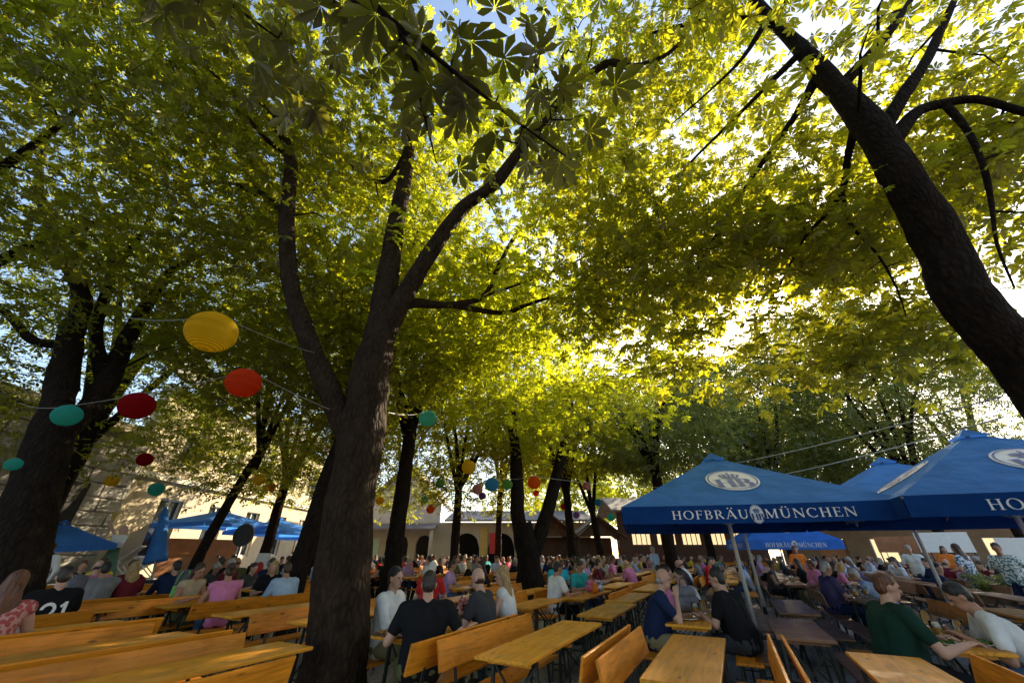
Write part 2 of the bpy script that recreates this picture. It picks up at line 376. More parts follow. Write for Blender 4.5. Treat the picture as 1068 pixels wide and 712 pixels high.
def tree(name, label, limbs, ells, natt, nleaf, lsize, leafm, barkm, tm=T7, group=None, seed=1, tn=12, avoid=1.4, spread=.42, extra=(), shellp=.55, twigr=1.0, keep=None, near_n=None):
    """limbs: list of (points, radii); ells: crown ellipsoids (centre, radii, weight)"""
    g = np.random.default_rng(seed)
    base = Vector(limbs[0][0][0]); base.z = 0
    root = thing(name, label, 'tree', base, 0, group)
    mb = MB(); NP = []; NR = []
    for i, (p, r) in enumerate(limbs):
        P, rr = limb(mb, p, r, tn if i == 0 else max(8, tn-3), 6 if i == 0 else 5, .10 if i == 0 else .12, i == 0)
        if i or True:
            for a, b in zip(P, rr):
                if a.z > 2.4 or i > 0: NP.append(a[:]); NR.append(b)
    for v in mb.v: v -= base
    tr = mb.build('trunk', barkm, root, True)
    # crown attractors
    att = []
    wsum = sum(e[2] for e in ells)
    for c, rad, wt in ells:
        n = int(natt*wt/wsum); q = g.normal(size=(n, 3)); q /= np.linalg.norm(q, axis=1, keepdims=True)
        rr = g.uniform(0, 1, (n, 1)); rr = np.where(g.uniform(0, 1, (n, 1)) < shellp, .75+.25*rr, np.cbrt(rr))
        att.append(np.array(c)+q*rr*np.array(rad))
    att = np.concatenate(att+([np.array(extra, float).reshape(-1, 3)] if len(extra) else []))
    ok = (np.linalg.norm(att-np.array([0, 0, EYE]), axis=1) > avoid) & (att[:, 2] > 2.0)
    if keep is not None: ok &= keep(att)
    att = att[ok]
    NPa = np.array(NP); NRa = np.array(NR)
    d0 = np.min(np.linalg.norm(att[:, None]-NPa[None], axis=2), axis=1) if len(att) < 2500 else np.linalg.norm(att-NPa.mean(0), axis=1)
    att = att[np.argsort(d0)]
    cap_n = len(NPa)+len(att)*3+10
    buf = np.zeros((cap_n, 3)); buf[:len(NPa)] = NPa; rb = np.zeros(cap_n); rb[:len(NPa)] = NRa; cnt = len(NPa)
    tw = MB(); LC = []; LO = []
    for a in att:
        dd = np.linalg.norm(buf[:cnt]-a, axis=1)+np.maximum(0, buf[:cnt, 2]-a[2])*.3
        i = int(np.argmin(dd)); p0 = buf[i]; L = float(np.linalg.norm(a-p0))
        r0 = min(rb[i]*.75, (.009+.0135*L)*twigr); r0 = max(r0, .0055)
        j = g.normal(size=3)*.10*L; pm = p0*.5+a*.5+j+np.array([0, 0, .08*L]); 
        p1 = p0*.75+pm*.25+ g.normal(size=3)*.02*L
        pts = [p0, p0*.6+pm*.4, pm, pm*.5+a*.5+g.normal(size=3)*.05*L, a]
        rs = [r0, r0*.85, r0*.7, r0*.5, .004]
        tw.tube(pts, rs, 5 if r0 > .012 else 4, False)
        for q, qr in ((pts[1], rs[1]), (pts[2], rs[2]), (a, .006)):
            buf[cnt] = q; rb[cnt] = qr; cnt += 1
        od = (a-pm)/(np.linalg.norm(a-pm)+1e-6)
        nl_, sp_ = (near_n, .15) if near_n and np.linalg.norm(a-np.array([0, 0, EYE])) < 3.2 else (nleaf, spread)
        f = g.uniform(0, 1, nl_)**.7
        c = pm[None]*(1-f[:, None])+a[None]*f[:, None]
        off = g.normal(size=(nl_, 3))*np.array([sp_, sp_, sp_*.5])
        LC.append(c+off); LO.append(off+od*.15)
    for v in tw.v: v -= base
    LC = np.concatenate(LC)-np.array(base); LO = np.concatenate(LO)
    N = len(LC)
    if avoid > 0:
        k = np.linalg.norm(LC+np.array(base)-np.array([0, 0, EYE]), axis=1) > avoid*.85
        LC = LC[k]; LO = LO[k]; N = len(LC)
    nm = np.stack([g.normal(0, .48, N), g.normal(0, .48, N), np.ones(N)], 1)+LO/ (np.linalg.norm(LO, axis=1, keepdims=True)+1e-6)*.35
    sz = lsize*g.uniform(.45, 1.35, N)
    global nr; nr = g
    me = leaves_mesh('crown', LC.astype(np.float32), nm, sz, tm, LO, tw)
    me.materials.append(leafm); me.materials.append(barkm)
    me.polygons.foreach_set('material_index', np.concatenate([np.zeros(len(me.polygons)-len(tw.f), np.int32), np.ones(len(tw.f), np.int32)]))
    link('crown', me, None, root)
    return root

def px_limb(lst):
    return [at(x, y, Y) for x, y, Y, r in lst], [r for *_, r in lst]
# --- main tree
b0 = Vector((-1.86, 5.0, -.05))
trunk_main = ([b0, at(350, 690, 5.0), at(358, 600, 5.0), at(366, 520, 5.02), at(378, 440, 5.05), at(390, 375, 5.1), at(400, 335, 5.12)], [.35, .315, .30, .30, .295, .28, .22])
mid_main = px_limb([(392, 365, 5.1, .24), (403, 300, 5.15, .20), (412, 240, 5.2, .165), (424, 175, 5.2, .14), (428, 135, 5.15, .12), (418, 100, 5.1, .10), (412, 60, 5.0, .075), (425, 15, 4.8, .05)])
left_main = px_limb([(372, 470, 5.05, .20), (345, 410, 5.0, .15), (318, 345, 4.95, .14), (302, 290, 4.9, .135), (299, 225, 4.8, .125), (303, 170, 4.75, .115), (288, 125, 4.6, .10), (262, 92, 4.5, .075), (240, 50, 4.3, .05), (215, 10, 4.1, .03)])
right_main = px_limb([(388, 370, 5.1, .22), (415, 320, 5.05, .16), (446, 268, 4.95, .14), (483, 217, 4.8, .125), (515, 193, 4.6, .11), (548, 150, 4.3, .095), (590, 100, 3.9, .09), (632, 67, 3.6, .075), (662, 70, 3.5, .06), (697, 56, 3.3, .04), (720, 30, 3.1, .025)])
h1 = px_limb([(398, 325, 5.1, .11), (432, 316, 5.4, .085), (470, 318, 5.8, .07), (505, 308, 6.2, .055), (520, 278, 6.3, .05), (538, 246, 6.3, .045), (560, 232, 6.4, .02)])
h2 = px_limb([(470, 318, 5.8, .06), (525, 326, 6.6, .05), (552, 317, 6.9, .045), (588, 311, 7.2, .035), (625, 340, 7.6, .02)])
h3 = px_limb([(505, 308, 6.2, .03), (560, 290, 6.6, .025), (610, 268, 7.0, .02), (660, 240, 7.2, .014), (712, 228, 7.4, .008)])
h4 = px_limb([(428, 150, 5.2, .07), (400, 190, 5.6, .05), (360, 165, 5.9, .035), (330, 120, 6.0, .02)])
h5 = px_limb([(299, 225, 4.8, .07), (270, 200, 5.2, .05), (225, 190, 5.6, .035), (180, 200, 6.0, .02)])
h6 = px_limb([(300, 160, 4.75, .07), (272, 140, 4.4, .045), (240, 95, 4.1, .03), (215, 70, 3.9, .015)])
h7 = px_limb([(590, 100, 3.9, .06), (585, 65, 3.9, .05), (600, 35, 3.8, .03), (585, 5, 3.7, .02)])
main = tree('chestnut_tree', 'big dark chestnut tree with a thick forked trunk at centre left, yellow green leaves',
     [trunk_main, mid_main, left_main, right_main, h1, h2, h3, h4, h5, h6, h7],
     [((-1.0, 7.4, 9.0), (5.4, 3.4, 3.6), 1.0), ((1.2, 8.8, 6.3), (3.8, 3.0, 2.4), .62), ((-2.5, 7.8, 6.6), (2.6, 2.4, 2.0), .2), ((0.5, 3.6, 10.4), (4.5, 2.4, 2.2), .35)],
     500, 24, .160, M['leaf_main'], M['bark'], seed=3, tn=22, avoid=2.2, spread=.45, keep=lambda a: (a[:, 1] > 5.2) | (a[:, 2] > 9.0) | (np.sin(a[:, 0]*37+a[:, 2]*91) > .75))
# --- right tree (its crown has a hole towards the low sun)
def sun_gap(A):
    o = []
    for p in A:
        x, y = pix(p); d = ((x-800)/62)**2+((y-330)/45)**2
        o.append((d > 1 or math.sin(p[0]*53+p[2]*31) > .3) and (p[1] > 3.5 or p[0] > 7 or math.sin(p[0]*41+p[2]*77) > .6))
    return np.array(o)
tr_r = px_limb([(1166, 520, 3.6, .36), (1118, 450, 3.55, .34), (1072, 385, 3.5, .33), (1010, 315, 3.4, .325), (978, 250, 3.3, .31), (942, 190, 3.1, .28), (905, 130, 3.0, .25), (868, 88, 2.95, .20), (835, 50, 2.9, .16), (805, 20, 2.85, .12), (770, -20, 2.7, .09)])
pb = tr_r[0][0].copy(); pb2 = Vector((pb.x+.22, pb.y+.05, -.05)); pm2 = (pb+pb2)/2
tr_r = ([pb2, pm2]+tr_r[0], [.34, .28]+[r*.72 for r in tr_r[1]])
r1 = px_limb([(930, 150, 3.05, .11), (955, 118, 2.9, .075), (985, 108, 2.8, .06), (1020, 104, 2.7, .05), (1068, 117, 2.6, .04), (1110, 130, 2.5, .04)])
r2 = px_limb([(920, 135, 3.05, .11), (942, 100, 2.85, .085), (965, 65, 2.7, .07), (982, 30, 2.6, .06), (1000, -10, 2.5, .04)])
r3 = px_limb([(985, 108, 2.8, .05), (1010, 138, 2.85, .038), (1026, 175, 2.9, .032), (1034, 212, 3.0, .024), (1040, 255, 3.1, .016), (1058, 300, 3.2, .008)])
r4 = px_limb([(875, 92, 2.95, .09), (905, 60, 2.7, .07), (930, 30, 2.5, .055), (950, 0, 2.4, .04)])
r5 = px_limb([(855, 75, 2.95, .08), (830, 120, 3.4, .05), (795, 170, 3.9, .04), (765, 215, 4.3, .03), (738, 260, 4.7, .018), (728, 280, 4.9, .01)])
r6 = px_limb([(895, 125, 3.0, .07), (885, 160, 3.4, .05), (878, 200, 3.8, .04), (860, 225, 4.1, .03), (838, 250, 4.3, .02), (812, 300, 4.6, .01)])
r7 = px_limb([(878, 200, 3.8, .03), (888, 235, 4.0, .022), (915, 265, 4.0, .018), (935, 300, 3.9, .012), (945, 330, 3.9, .006)])
r8 = px_limb([(810, 25, 2.85, .08), (770, 18, 3.0, .06), (720, 25, 3.2, .045), (680, 35, 3.4, .03)])
r9 = px_limb([(835, 55, 2.9, .06), (800, 90, 3.3, .04), (760, 130, 3.8, .03), (715, 175, 4.3, .02), (690, 210, 4.7, .01)])
r10 = px_limb([(800, 20, 2.85, .06), (775, 60, 3.2, .03), (740, 95, 3.6, .02), (700, 130, 4.0, .01)])
right = tree('chestnut_tree', 'chestnut tree whose bare dark trunk slants up over the blue parasols',
     [tr_r, r1, r2, r3, r4, r5, r6, r7, r8, r9, r10],
     [((5.0, 4.6, 8.6), (4.6, 3.6, 3.0), 1.0), ((3.9, 6.0, 6.2), (2.8, 2.2, 1.7), .32), ((6.6, 4.2, 6.2), (2.0, 1.8, 1.9), .26), ((4.2, 5.4, 4.5), (1.7, 1.0, .75), .07), ((5.9, 5.0, 4.2), (1.2, .9, .7), .06)],
     700, 21, .162, M['leaf_right'], M['bark_dark'], seed=5, tn=20, avoid=2.3, spread=.40, twigr=1.1, keep=sun_gap)
# --- left tree
lt = px_limb([(-4, 690, 6.1, .46), (10, 600, 6.1, .43), (34, 520, 6.1, .40), (52, 460, 6.1, .37), (62, 428, 6.1, .33)])
lt = ([Vector((lt[0][0].x, 6.1, -.05))]+lt[0], [.42]+[r*.78 for r in lt[1]])
l1 = px_limb([(55, 440, 6.1, .21), (66, 395, 6.2, .22), (74, 350, 6.3, .19), (85, 310, 6.4, .15), (60, 250, 6.3, .12), (40, 190, 6.2, .09), (55, 120, 6.0, .05)])
l2 = px_limb([(60, 455, 6.1, .20), (88, 430, 6.4, .17), (112, 398, 6.7, .17), (132, 355, 7.0, .15), (155, 315, 7.2, .12), (178, 283, 7.3, .09), (205, 268, 7.4, .06), (240, 250, 7.6, .03)])
l3 = px_limb([(110, 400, 6.7, .13), (100, 345, 6.7, .11), (115, 290, 6.8, .09), (112, 240, 6.7, .07), (95, 190, 6.5, .04)])
l4 = px_limb([(70, 360, 6.3, .09), (35, 355, 6.1, .08), (10, 330, 5.9, .06), (-25, 300, 5.8, .04)])
l5 = px_limb([(112, 290, 6.8, .06), (150, 240, 6.9, .05), (165, 190, 6.8, .035), (150, 140, 6.6, .02)])
left = tree('chestnut_tree', 'chestnut tree with massive dark trunk at far left edge, forking behind a teal lantern',
     [lt, l1, l2, l3, l4, l5],
     [((-6.2, 7.8, 8.6), (4.8, 3.8, 4.0), 1.0), ((-5.0, 9.0, 6.3), (4.0, 3.0, 2.0), .35), ((-7.4, 4.4, 9.0), (3.8, 3.2, 3.4), .55), ((-9.6, 3.8, 9.4), (3.2, 2.8, 2.6), .42), ((-5.2, 2.8, 10.5), (3.0, 2.0, 2.0), .3), ((-4.2, 4.6, 11.0), (3.6, 2.6, 2.0), .35)],
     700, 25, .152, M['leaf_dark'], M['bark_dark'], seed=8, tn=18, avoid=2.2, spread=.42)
# --- tree standing behind the camera, whose lowest boughs hang into the top of the view
bt = ([Vector((-2.6, -3.6, -.05)), Vector((-2.6, -3.5, 2)), Vector((-2.4, -3.2, 4)), Vector((-2.0, -2.6, 6))], [.4, .34, .3, .2])
bb1 = ([Vector((-2.4, -3.2, 4.0)), Vector((-1.7, -1.4, 4.6)), at(330, -60, .75), at(395, 10, .9), at(455, 60, 1.05), at(530, 120, 1.35), at(600, 170, 1.6)], [.09, .06, .030, .02, .014, .009, .005])
bb2 = ([Vector((-2.0, -2.4, 4.4)), at(160, -60, .9), at(235, 0, 1.1), at(290, 40, 1.3)], [.05, .025, .014, .006])
bb3 = ([at(330, -60, .75), at(420, 40, .95), at(440, 110, 1.2), at(455, 170, 1.5)], [.022, .014, .009, .004])
ext = [at(x, y, Y) for x, y, Y in ((480, 20, 1.0), (545, 35, 1.1), (430, 45, 1.0), (470, 70, 1.15), (560, 70, 1.25), (520, 100, 1.3), (575, 125, 1.45), (455, 120, 1.25), (500, 150, 1.5), (590, 165, 1.6),
        (400, 60, 1.05), (300, 15, 1.2), (345, 5, 1.05), (235, 10, 1.25), (540, 150, 1.5), (380, 20, .95), (255, 40, 1.4), (610, 120, 1.5))]
back = tree('chestnut_tree', 'low hanging chestnut boughs with very large dark leaves above the main fork',
     [bt, bb1, bb2, bb3], [((-3.2, -4.0, 6.8), (6.8, 3.6, 4.6), 1), ((4.2, -4.4, 7.0), (5.2, 3.6, 4.4), .7)], 620, 24, .17, M['leaf_bough'], M['bark_dark'], seed=12, tn=12, avoid=1.2, spread=.45, extra=ext, keep=lambda a: (a[:, 1] < -.6) | ((a[:, 2] < 6) & (a[:, 1] > .5)), near_n=4)  # unseen part of this crown widened and made dense to cut light from behind

# --- trees farther back: trunk at a base point, limbs fanning out, crown above
def auto_tree(name, label, X, Y, r, zf, zt, lean, cr, natt, nleaf, lsize, leafm, barkm, seed, group=None, tm=T5, nl=5, zc=None, spread=.5, twigr=1.0):
    g = random.Random(seed); top = Vector((X+lean[0], Y+lean[1], zf))
    trunk = ([Vector((X, Y, -.05)), Vector((X+lean[0]*.2, Y+lean[1]*.2, zf*.33)), Vector((X+lean[0]*.55, Y+lean[1]*.55, zf*.68)), top], [r*1.15, r, r*.92, r*.8])
    limbs = [trunk]
    for k in range(nl):
        a = 2*PI*k/nl+g.uniform(-.5, .5); rr = cr*g.uniform(.3, .6); zz = zf+(zt-zf)*g.uniform(.45, .75)
        e = Vector((top.x+math.cos(a)*rr, top.y+math.sin(a)*rr, zz)); m = top.lerp(e, .45)+Vector((g.uniform(-.3, .3), g.uniform(-.3, .3), .5))
        st = top-Vector((0, 0, g.uniform(0, .8)))
        limbs.append(([st, m, e, e+Vector((math.cos(a)*.8, math.sin(a)*.8, 1.0))], [r*.55, r*.38, r*.2, r*.08]))
    zc0 = zf-.3 if zc is None else zc
    return tree(name, label, limbs, [((top.x, top.y, (zc0+zt)/2), (cr, cr, (zt-zc0)/2), 1)], natt, nleaf, lsize, leafm, barkm, tm, group, seed, 10, 2.0, spread, twigr=twigr)
def bx(px, Y): return (px-534)/(F*CP+SP*(356-577)*-1)*Y      # X of a base seen near the horizon line
Ld, Lf, Lm, Bd = M['leaf_dark'], M['leaf_far'], M['leaf_main'], M['bark_dark']
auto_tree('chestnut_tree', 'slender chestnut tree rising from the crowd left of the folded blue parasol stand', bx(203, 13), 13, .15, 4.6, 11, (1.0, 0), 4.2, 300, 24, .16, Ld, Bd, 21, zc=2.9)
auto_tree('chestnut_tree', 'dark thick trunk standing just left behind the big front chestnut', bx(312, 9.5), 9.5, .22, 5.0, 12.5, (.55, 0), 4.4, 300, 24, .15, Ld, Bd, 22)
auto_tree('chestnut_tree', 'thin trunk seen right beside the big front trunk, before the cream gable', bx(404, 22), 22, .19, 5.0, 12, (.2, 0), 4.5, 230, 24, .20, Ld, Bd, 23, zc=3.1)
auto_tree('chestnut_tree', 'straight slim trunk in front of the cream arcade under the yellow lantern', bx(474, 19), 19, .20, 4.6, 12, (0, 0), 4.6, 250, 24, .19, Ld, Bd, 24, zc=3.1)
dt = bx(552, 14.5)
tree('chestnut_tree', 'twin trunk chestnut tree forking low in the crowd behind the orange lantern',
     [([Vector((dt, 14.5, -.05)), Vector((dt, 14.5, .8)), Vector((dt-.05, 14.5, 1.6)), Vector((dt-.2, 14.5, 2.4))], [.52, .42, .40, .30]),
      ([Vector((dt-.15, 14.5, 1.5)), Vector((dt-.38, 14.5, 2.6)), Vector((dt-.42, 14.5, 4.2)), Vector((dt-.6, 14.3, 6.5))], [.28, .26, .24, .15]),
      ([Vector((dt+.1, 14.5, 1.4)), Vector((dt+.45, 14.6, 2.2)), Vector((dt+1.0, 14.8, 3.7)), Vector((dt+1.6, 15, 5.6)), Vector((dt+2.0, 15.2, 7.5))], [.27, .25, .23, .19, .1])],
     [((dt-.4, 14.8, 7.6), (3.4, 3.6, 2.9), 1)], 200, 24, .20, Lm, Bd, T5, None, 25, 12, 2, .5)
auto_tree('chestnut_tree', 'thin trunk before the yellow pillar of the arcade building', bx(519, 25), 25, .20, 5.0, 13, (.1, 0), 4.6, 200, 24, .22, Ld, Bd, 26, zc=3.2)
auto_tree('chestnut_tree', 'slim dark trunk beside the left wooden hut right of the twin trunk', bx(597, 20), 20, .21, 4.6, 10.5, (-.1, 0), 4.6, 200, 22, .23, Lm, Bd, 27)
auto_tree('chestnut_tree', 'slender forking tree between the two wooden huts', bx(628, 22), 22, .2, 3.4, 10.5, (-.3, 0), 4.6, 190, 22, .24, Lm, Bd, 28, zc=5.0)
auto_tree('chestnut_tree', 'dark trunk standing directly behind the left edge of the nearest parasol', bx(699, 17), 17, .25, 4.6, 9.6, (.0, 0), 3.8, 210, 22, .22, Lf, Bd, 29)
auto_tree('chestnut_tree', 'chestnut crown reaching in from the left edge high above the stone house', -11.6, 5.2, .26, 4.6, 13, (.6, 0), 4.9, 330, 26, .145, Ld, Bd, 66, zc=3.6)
auto_tree('chestnut_tree', 'tall chestnut filling the sky above the scarlet lantern, behind the big front tree', -6.95, 14.7, .22, 5.2, 14, (0, 0), 4.8, 300, 24, .165, Ld, Bd, 67, zc=4.4)
G = 'trees behind the blue parasols'
for i, (px_, Y, zt, cr, lab) in enumerate([(742, 27, 13.0, 5.0, 'grey green tree rising behind the peak of the nearest parasol'),
        (826, 24, 14, 5.0, 'grey green bushy tree filling the gap between the two parasol peaks'),
        (905, 29, 20.0, 6.5, 'tall tree behind the parasols with dark limbs crossed by pale cables'),
        (990, 21, 16.5, 5.2, 'leafy tree directly behind the right parasol peak'),
        (1075, 24, 18, 5.8, 'leafy tree behind the lower end of the slanting trunk at right edge'),
        (860, 40, 17, 6.5, 'farthest pale tree seen over the dip between the parasols')]):
    auto_tree('leafy_tree', lab, bx(px_, Y), Y, .24, 4.6, zt, (0, 0), cr, 520, 26, .21*max(1, Y/24), Lf, Bd, 40+i, G, zc=3.6, nl=6, spread=.6)
auto_tree('leafy_tree', 'sunlit yellow green tree glowing beyond the wooden huts', 1.0+5, 46, .25, 4, 13, (0, 0), 6, 220, 24, .38, Lm, Bd, 61, zc=2.5, spread=.7)
auto_tree('leafy_tree', 'sunlit yellow tree behind the hut roof at the left eave of the nearest parasol', 13.5, 44, .25, 4, 13, (0, 0), 5.5, 220, 24, .38, Lm, Bd, 62, zc=2.5, spread=.7)
auto_tree('chestnut_tree', 'chestnut tree by the stone building behind the far left trunk', -13.2, 11.5, .26, 4.8, 12.5, (0, 0), 4.6, 300, 24, .15, Ld, Bd, 63, zc=3.4)
auto_tree('chestnut_tree', 'chestnut tree before the cream facade with dark leaves over the sunlit wall', -11.0, 19, .24, 4.8, 12, (0, 0), 4.8, 300, 24, .19, Ld, Bd, 64, zc=2.9)
auto_tree('chestnut_tree', 'chestnut tree in mid yard whose crown shows left of the main trunk top', -3.6, 13.0, .26, 5.4, 13, (0, 0), 4.6, 260, 24, .155, Lm, Bd, 65)

# ------------------------------------------------------------------ ground
gm = bpy.data.materials.new('gravel'); n, out = nt(gm); L = n.links.new
b = n.nodes.new('ShaderNodeBsdfPrincipled'); L(b.outputs[0], out.inputs[0]); b.inputs['Roughness'].default_value = .9
tc = n.nodes.new('ShaderNodeTexCoord'); vo = n.nodes.new('ShaderNodeTexVoronoi'); vo.inputs['Scale'].default_value = 38; L(tc.outputs['Object'], vo.inputs['Vector'])
no = n.nodes.new('ShaderNodeTexNoise'); no.inputs['Scale'].default_value = .7; no.inputs['Detail'].default_value = 8; L(tc.outputs['Object'], no.inputs['Vector'])
r1_ = ramp(n, [(0, (.16, .15, .135)), (1, (.46, .44, .41))]); L(vo.outputs['Color'], r1_.inputs[0])
r2_ = ramp(n, [(.35, (.55, .5, .45)), (.65, (1, 1, 1))]); L(no.outputs[0], r2_.inputs[0])
mx = n.nodes.new('ShaderNodeMix'); mx.data_type = 'RGBA'; mx.blend_type = 'MULTIPLY'; mx.inputs[0].default_value = 1; L(r1_.outputs[0], mx.inputs[6]); L(r2_.outputs[0], mx.inputs[7]); L(mx.outputs[2], b.inputs['Base Color'])
bp = n.nodes.new('ShaderNodeBump'); bp.inputs['Strength'].default_value = .8; bp.inputs['Distance'].default_value = .02; bp.invert = True; L(vo.outputs['Distance'], bp.inputs['Height']); L(bp.outputs[0], b.inputs['Normal'])
struct('ground', [(-300, -300, 0), (300, -300, 0), (300, 300, 0), (-300, 300, 0)], [(0, 1, 2, 3)], gm)

# ------------------------------------------------------------------ buildings
def rect_wall(mb, x0, x1, z0, z1, y0, y1, holes):
    """wall in the xz plane from y0 to y1 with holes (cx, w, zb, zt, arched)"""
    hs = sorted(holes); x = x0
    for cx, wd, zb, ztp, ar in hs:
        a, c = cx-wd/2, cx+wd/2
        mb.box(x, a, y0, y1, z0, z1)
        if zb > z0: mb.box(a, c, y0, y1, z0, zb)
        if not ar: mb.box(a, c, y0, y1, ztp, z1)
        else:
            N = 10
            for i in range(N):
                xa, xb = a+wd*i/N, a+wd*(i+1)/N
                za = ztp-wd/2+math.sqrt(max(0, (wd/2)**2-(xa-cx)**2)); zb_ = ztp-wd/2+math.sqrt(max(0, (wd/2)**2-(xb-cx)**2))
                mb.add([(xa, y0, za), (xb, y0, zb_), (xb, y0, z1), (xa, y0, z1), (xa, y1, za), (xb, y1, zb_), (xb, y1, z1), (xa, y1, z1)], [(0, 1, 2, 3), (7, 6, 5, 4), (0, 4, 5, 1)])
        x = c
    mb.box(x, x1, y0, y1, z0, z1)
def hole_fill(root, h, y0, y1, frame, pane, bars=2):
    cx, wd, zb, ztp, ar = h
    fr = MB(); d = y0+.12
    zs = ztp-(wd/2 if ar else 0)
    fr.box(cx-wd/2+.003, cx-wd/2+.08, d, d+.06, zb, zs); fr.box(cx+wd/2-.08, cx+wd/2-.003, d, d+.06, zb, zs)
    fr.box(cx-wd/2+.08, cx+wd/2-.08, d, d+.06, zb+.003, zb+.08); fr.box(cx-wd/2+.08, cx+wd/2-.08, d, d+.06, zs-.04, zs+.04)
    for i in range(1, bars+1):
        xx = cx-wd/2+wd*i/(bars+1); fr.box(xx-.025, xx+.025, d, d+.05, zb+.08, zs-.04)
    if ar:
        pts = [(cx+math.cos(PI*i/12)*(wd/2-.04), d+.03, zs+math.sin(PI*i/12)*(wd/2-.04)) for i in range(13)]; fr.tube(pts, .04, 4)
        for i in (3, 6, 9): fr.tube([(cx, d+.03, zs), (cx+math.cos(PI*i/12)*(wd/2-.05), d+.03, zs+math.sin(PI*i/12)*(wd/2-.05))], .022, 4)
    f = fr.build('window', frame, root)
    pm_ = MB()
    if ar:
        vs = [(cx-wd/2, d+.09, zb), (cx+wd/2, d+.09, zb)]+[(cx+math.cos(PI*i/12)*wd/2, d+.09, zs+math.sin(PI*i/12)*wd/2) for i in range(13)]
        pm_.add(vs, [tuple(range(len(vs)))])
    else: pm_.box(cx-wd/2, cx+wd/2, d+.08, d+.1, zb, ztp)
    pm_.build('pane', pane, f)
def roof_gable(mb, x0, x1, y0, y1, ze, zr, ov=.4, th=.15):
    """ridge along x"""
    ym = (y0+y1)/2
    for sgn, ye in ((-1, y0-ov), (1, y1+ov)):
        mb.add([(x0-ov, ye, ze), (x1+ov, ye, ze), (x1+ov, ym, zr), (x0-ov, ym, zr), (x0-ov, ye, ze+th), (x1+ov, ye, ze+th), (x1+ov, ym, zr+th), (x0-ov, ym, zr+th)],
               [(0, 1, 2, 3), (7, 6, 5, 4), (0, 4, 5, 1), (1, 5, 6, 2), (3, 7, 4, 0)])
lit = bpy.data.materials.new('lit_pane'); n, out = nt(lit); b = n.nodes.new('ShaderNodeBsdfPrincipled'); n.links.new(b.outputs[0], out.inputs[0])
b.inputs['Base Color'].default_value = (.5, .38, .2, 1); b.inputs['Emission Color'].default_value = (1, .72, .38, 1); b.inputs['Emission Strength'].default_value = .35

# left: rusticated stone house, then a cream facade, both along the left edge of the yard (facing +X)
sb = thing('stone_house', 'grey house of rough stone courses behind the far left trunk', 'building', (-15.5, 8, 0), PI/2)
mb = MB(); zz = 0.0; i = 0                                    # local x runs along world +Y, local -y faces world +X
while zz < 5.2:
    off = (i % 2)*.45; xx = -6+off
    mb.box(-6, 8.0, .03, .5, zz, zz+.47)
    while xx < 8.0:
        x1 = min(xx+.86+rng.uniform(-.12, .12), 8.0); pr = rng.uniform(0, .05)
        if x1-xx > .15: mb.box(xx+.015, x1-.015, -pr, .05, zz+.02, zz+.44, .025)
        xx = x1
    zz += .47; i += 1
mb.build('wall', M['stone'], sb)
MB().box(-6.2, 8.1, -.35, .6, 5.645, 5.95).build('cornice', M['plaster'], sb)
hb = MB().box(4.6, 6.4, -.06, .02, 1.2, 3.7); hb.build('doorway', M['dark'], sb)  # dark slab on the wall in place of a shaded opening
cf = thing('cream_house', 'cream plastered house along the left side of the yard, sunlit behind the leaves', 'building', (-15.7, 16.05, 0), PI/2)
H = [(2.5+3.1*k, 1.3, 1.3, 3.6, False) for k in range(7)]+[(2.5+3.1*k, 1.3, 5.2, 7.4, False) for k in range(7)]
mb = MB(); rect_wall(mb, 0, 24, 0, 4.4, 0, .5, H[:7]); rect_wall(mb, 0, 24, 4.4, 8.2, 0, .5, H[7:]); mb.build('wall', M['plaster'], cf)
for h in H: hole_fill(cf, h, 0, .5, M['frame_white'], M['pane'], 1)
for zc_ in (4.3, 8.0): MB().box(-.1, 24.1, -.16, -.003, zc_, zc_+.25).build('string_course', M['plaster_white'], cf)
mb = MB(); mb.add([(-.3, -.7, 8.25), (24.3, -.7, 8.25), (24.3, 5, 12), (-.3, 5, 12)], [(0, 1, 2, 3)]); mb.add([(-.3, -.7, 8.4), (24.3, -.7, 8.4), (24.3, 5, 12.15), (-.3, 5, 12.15)], [(0, 1, 2, 3)]); mb.build('roof', M['rooftile'], cf)

# raised terrace with steps in front of the stone house
tx0, tx1, ty0, ty1 = -14.6, -11.4, 11.6, 19.0
st = MB()
for k in range(4): st.box(tx0, tx1+.34*(3-k), ty0, ty1, .16*k+.003*k, .16*(k+1))
st.build('terrace_steps', M['stone_light']); tag(bpy.data.objects['terrace_steps'], 'pale stone steps of the raised terrace under the deckchairs', 'steps')
TZ = .64

# centre: cream arcade building with a gable, far end of the yard
AY = 35.0
ar = thing('arcade_building', 'cream building with round arches and a bright gable across the far end', 'building', (-4.0, AY, 0))
H = [(-5.3+1.95*k, 1.35, .0, 2.75, True) for k in range(2)]+[(0.2, 2.2, 0, 2.9, True), (3.1, 2.2, 0, 2.9, True), (6.0, 2.2, 0, 2.9, True), (8.9, 2.2, 0, 2.9, True)]
mb = MB(); rect_wall(mb, -8.4, 10.6, 0, 3.7, 0, .45, H); mb.build('wall', M['plaster'], ar)
mb = MB(); mb.box(-8.4, -2.2, .02, .45, 3.7, 5.2); mb.add([(-8.4, .02, 5.2), (-2.2, .02, 5.2), (-5.3, .02, 8.4), (-8.4, .45, 5.2), (-2.2, .45, 5.2), (-5.3, .45, 8.4)], [(0, 1, 2), (5, 4, 3), (0, 2, 5, 3), (1, 4, 5, 2)]); mb.build('gable', M['plaster_white'], ar)
mb = MB()
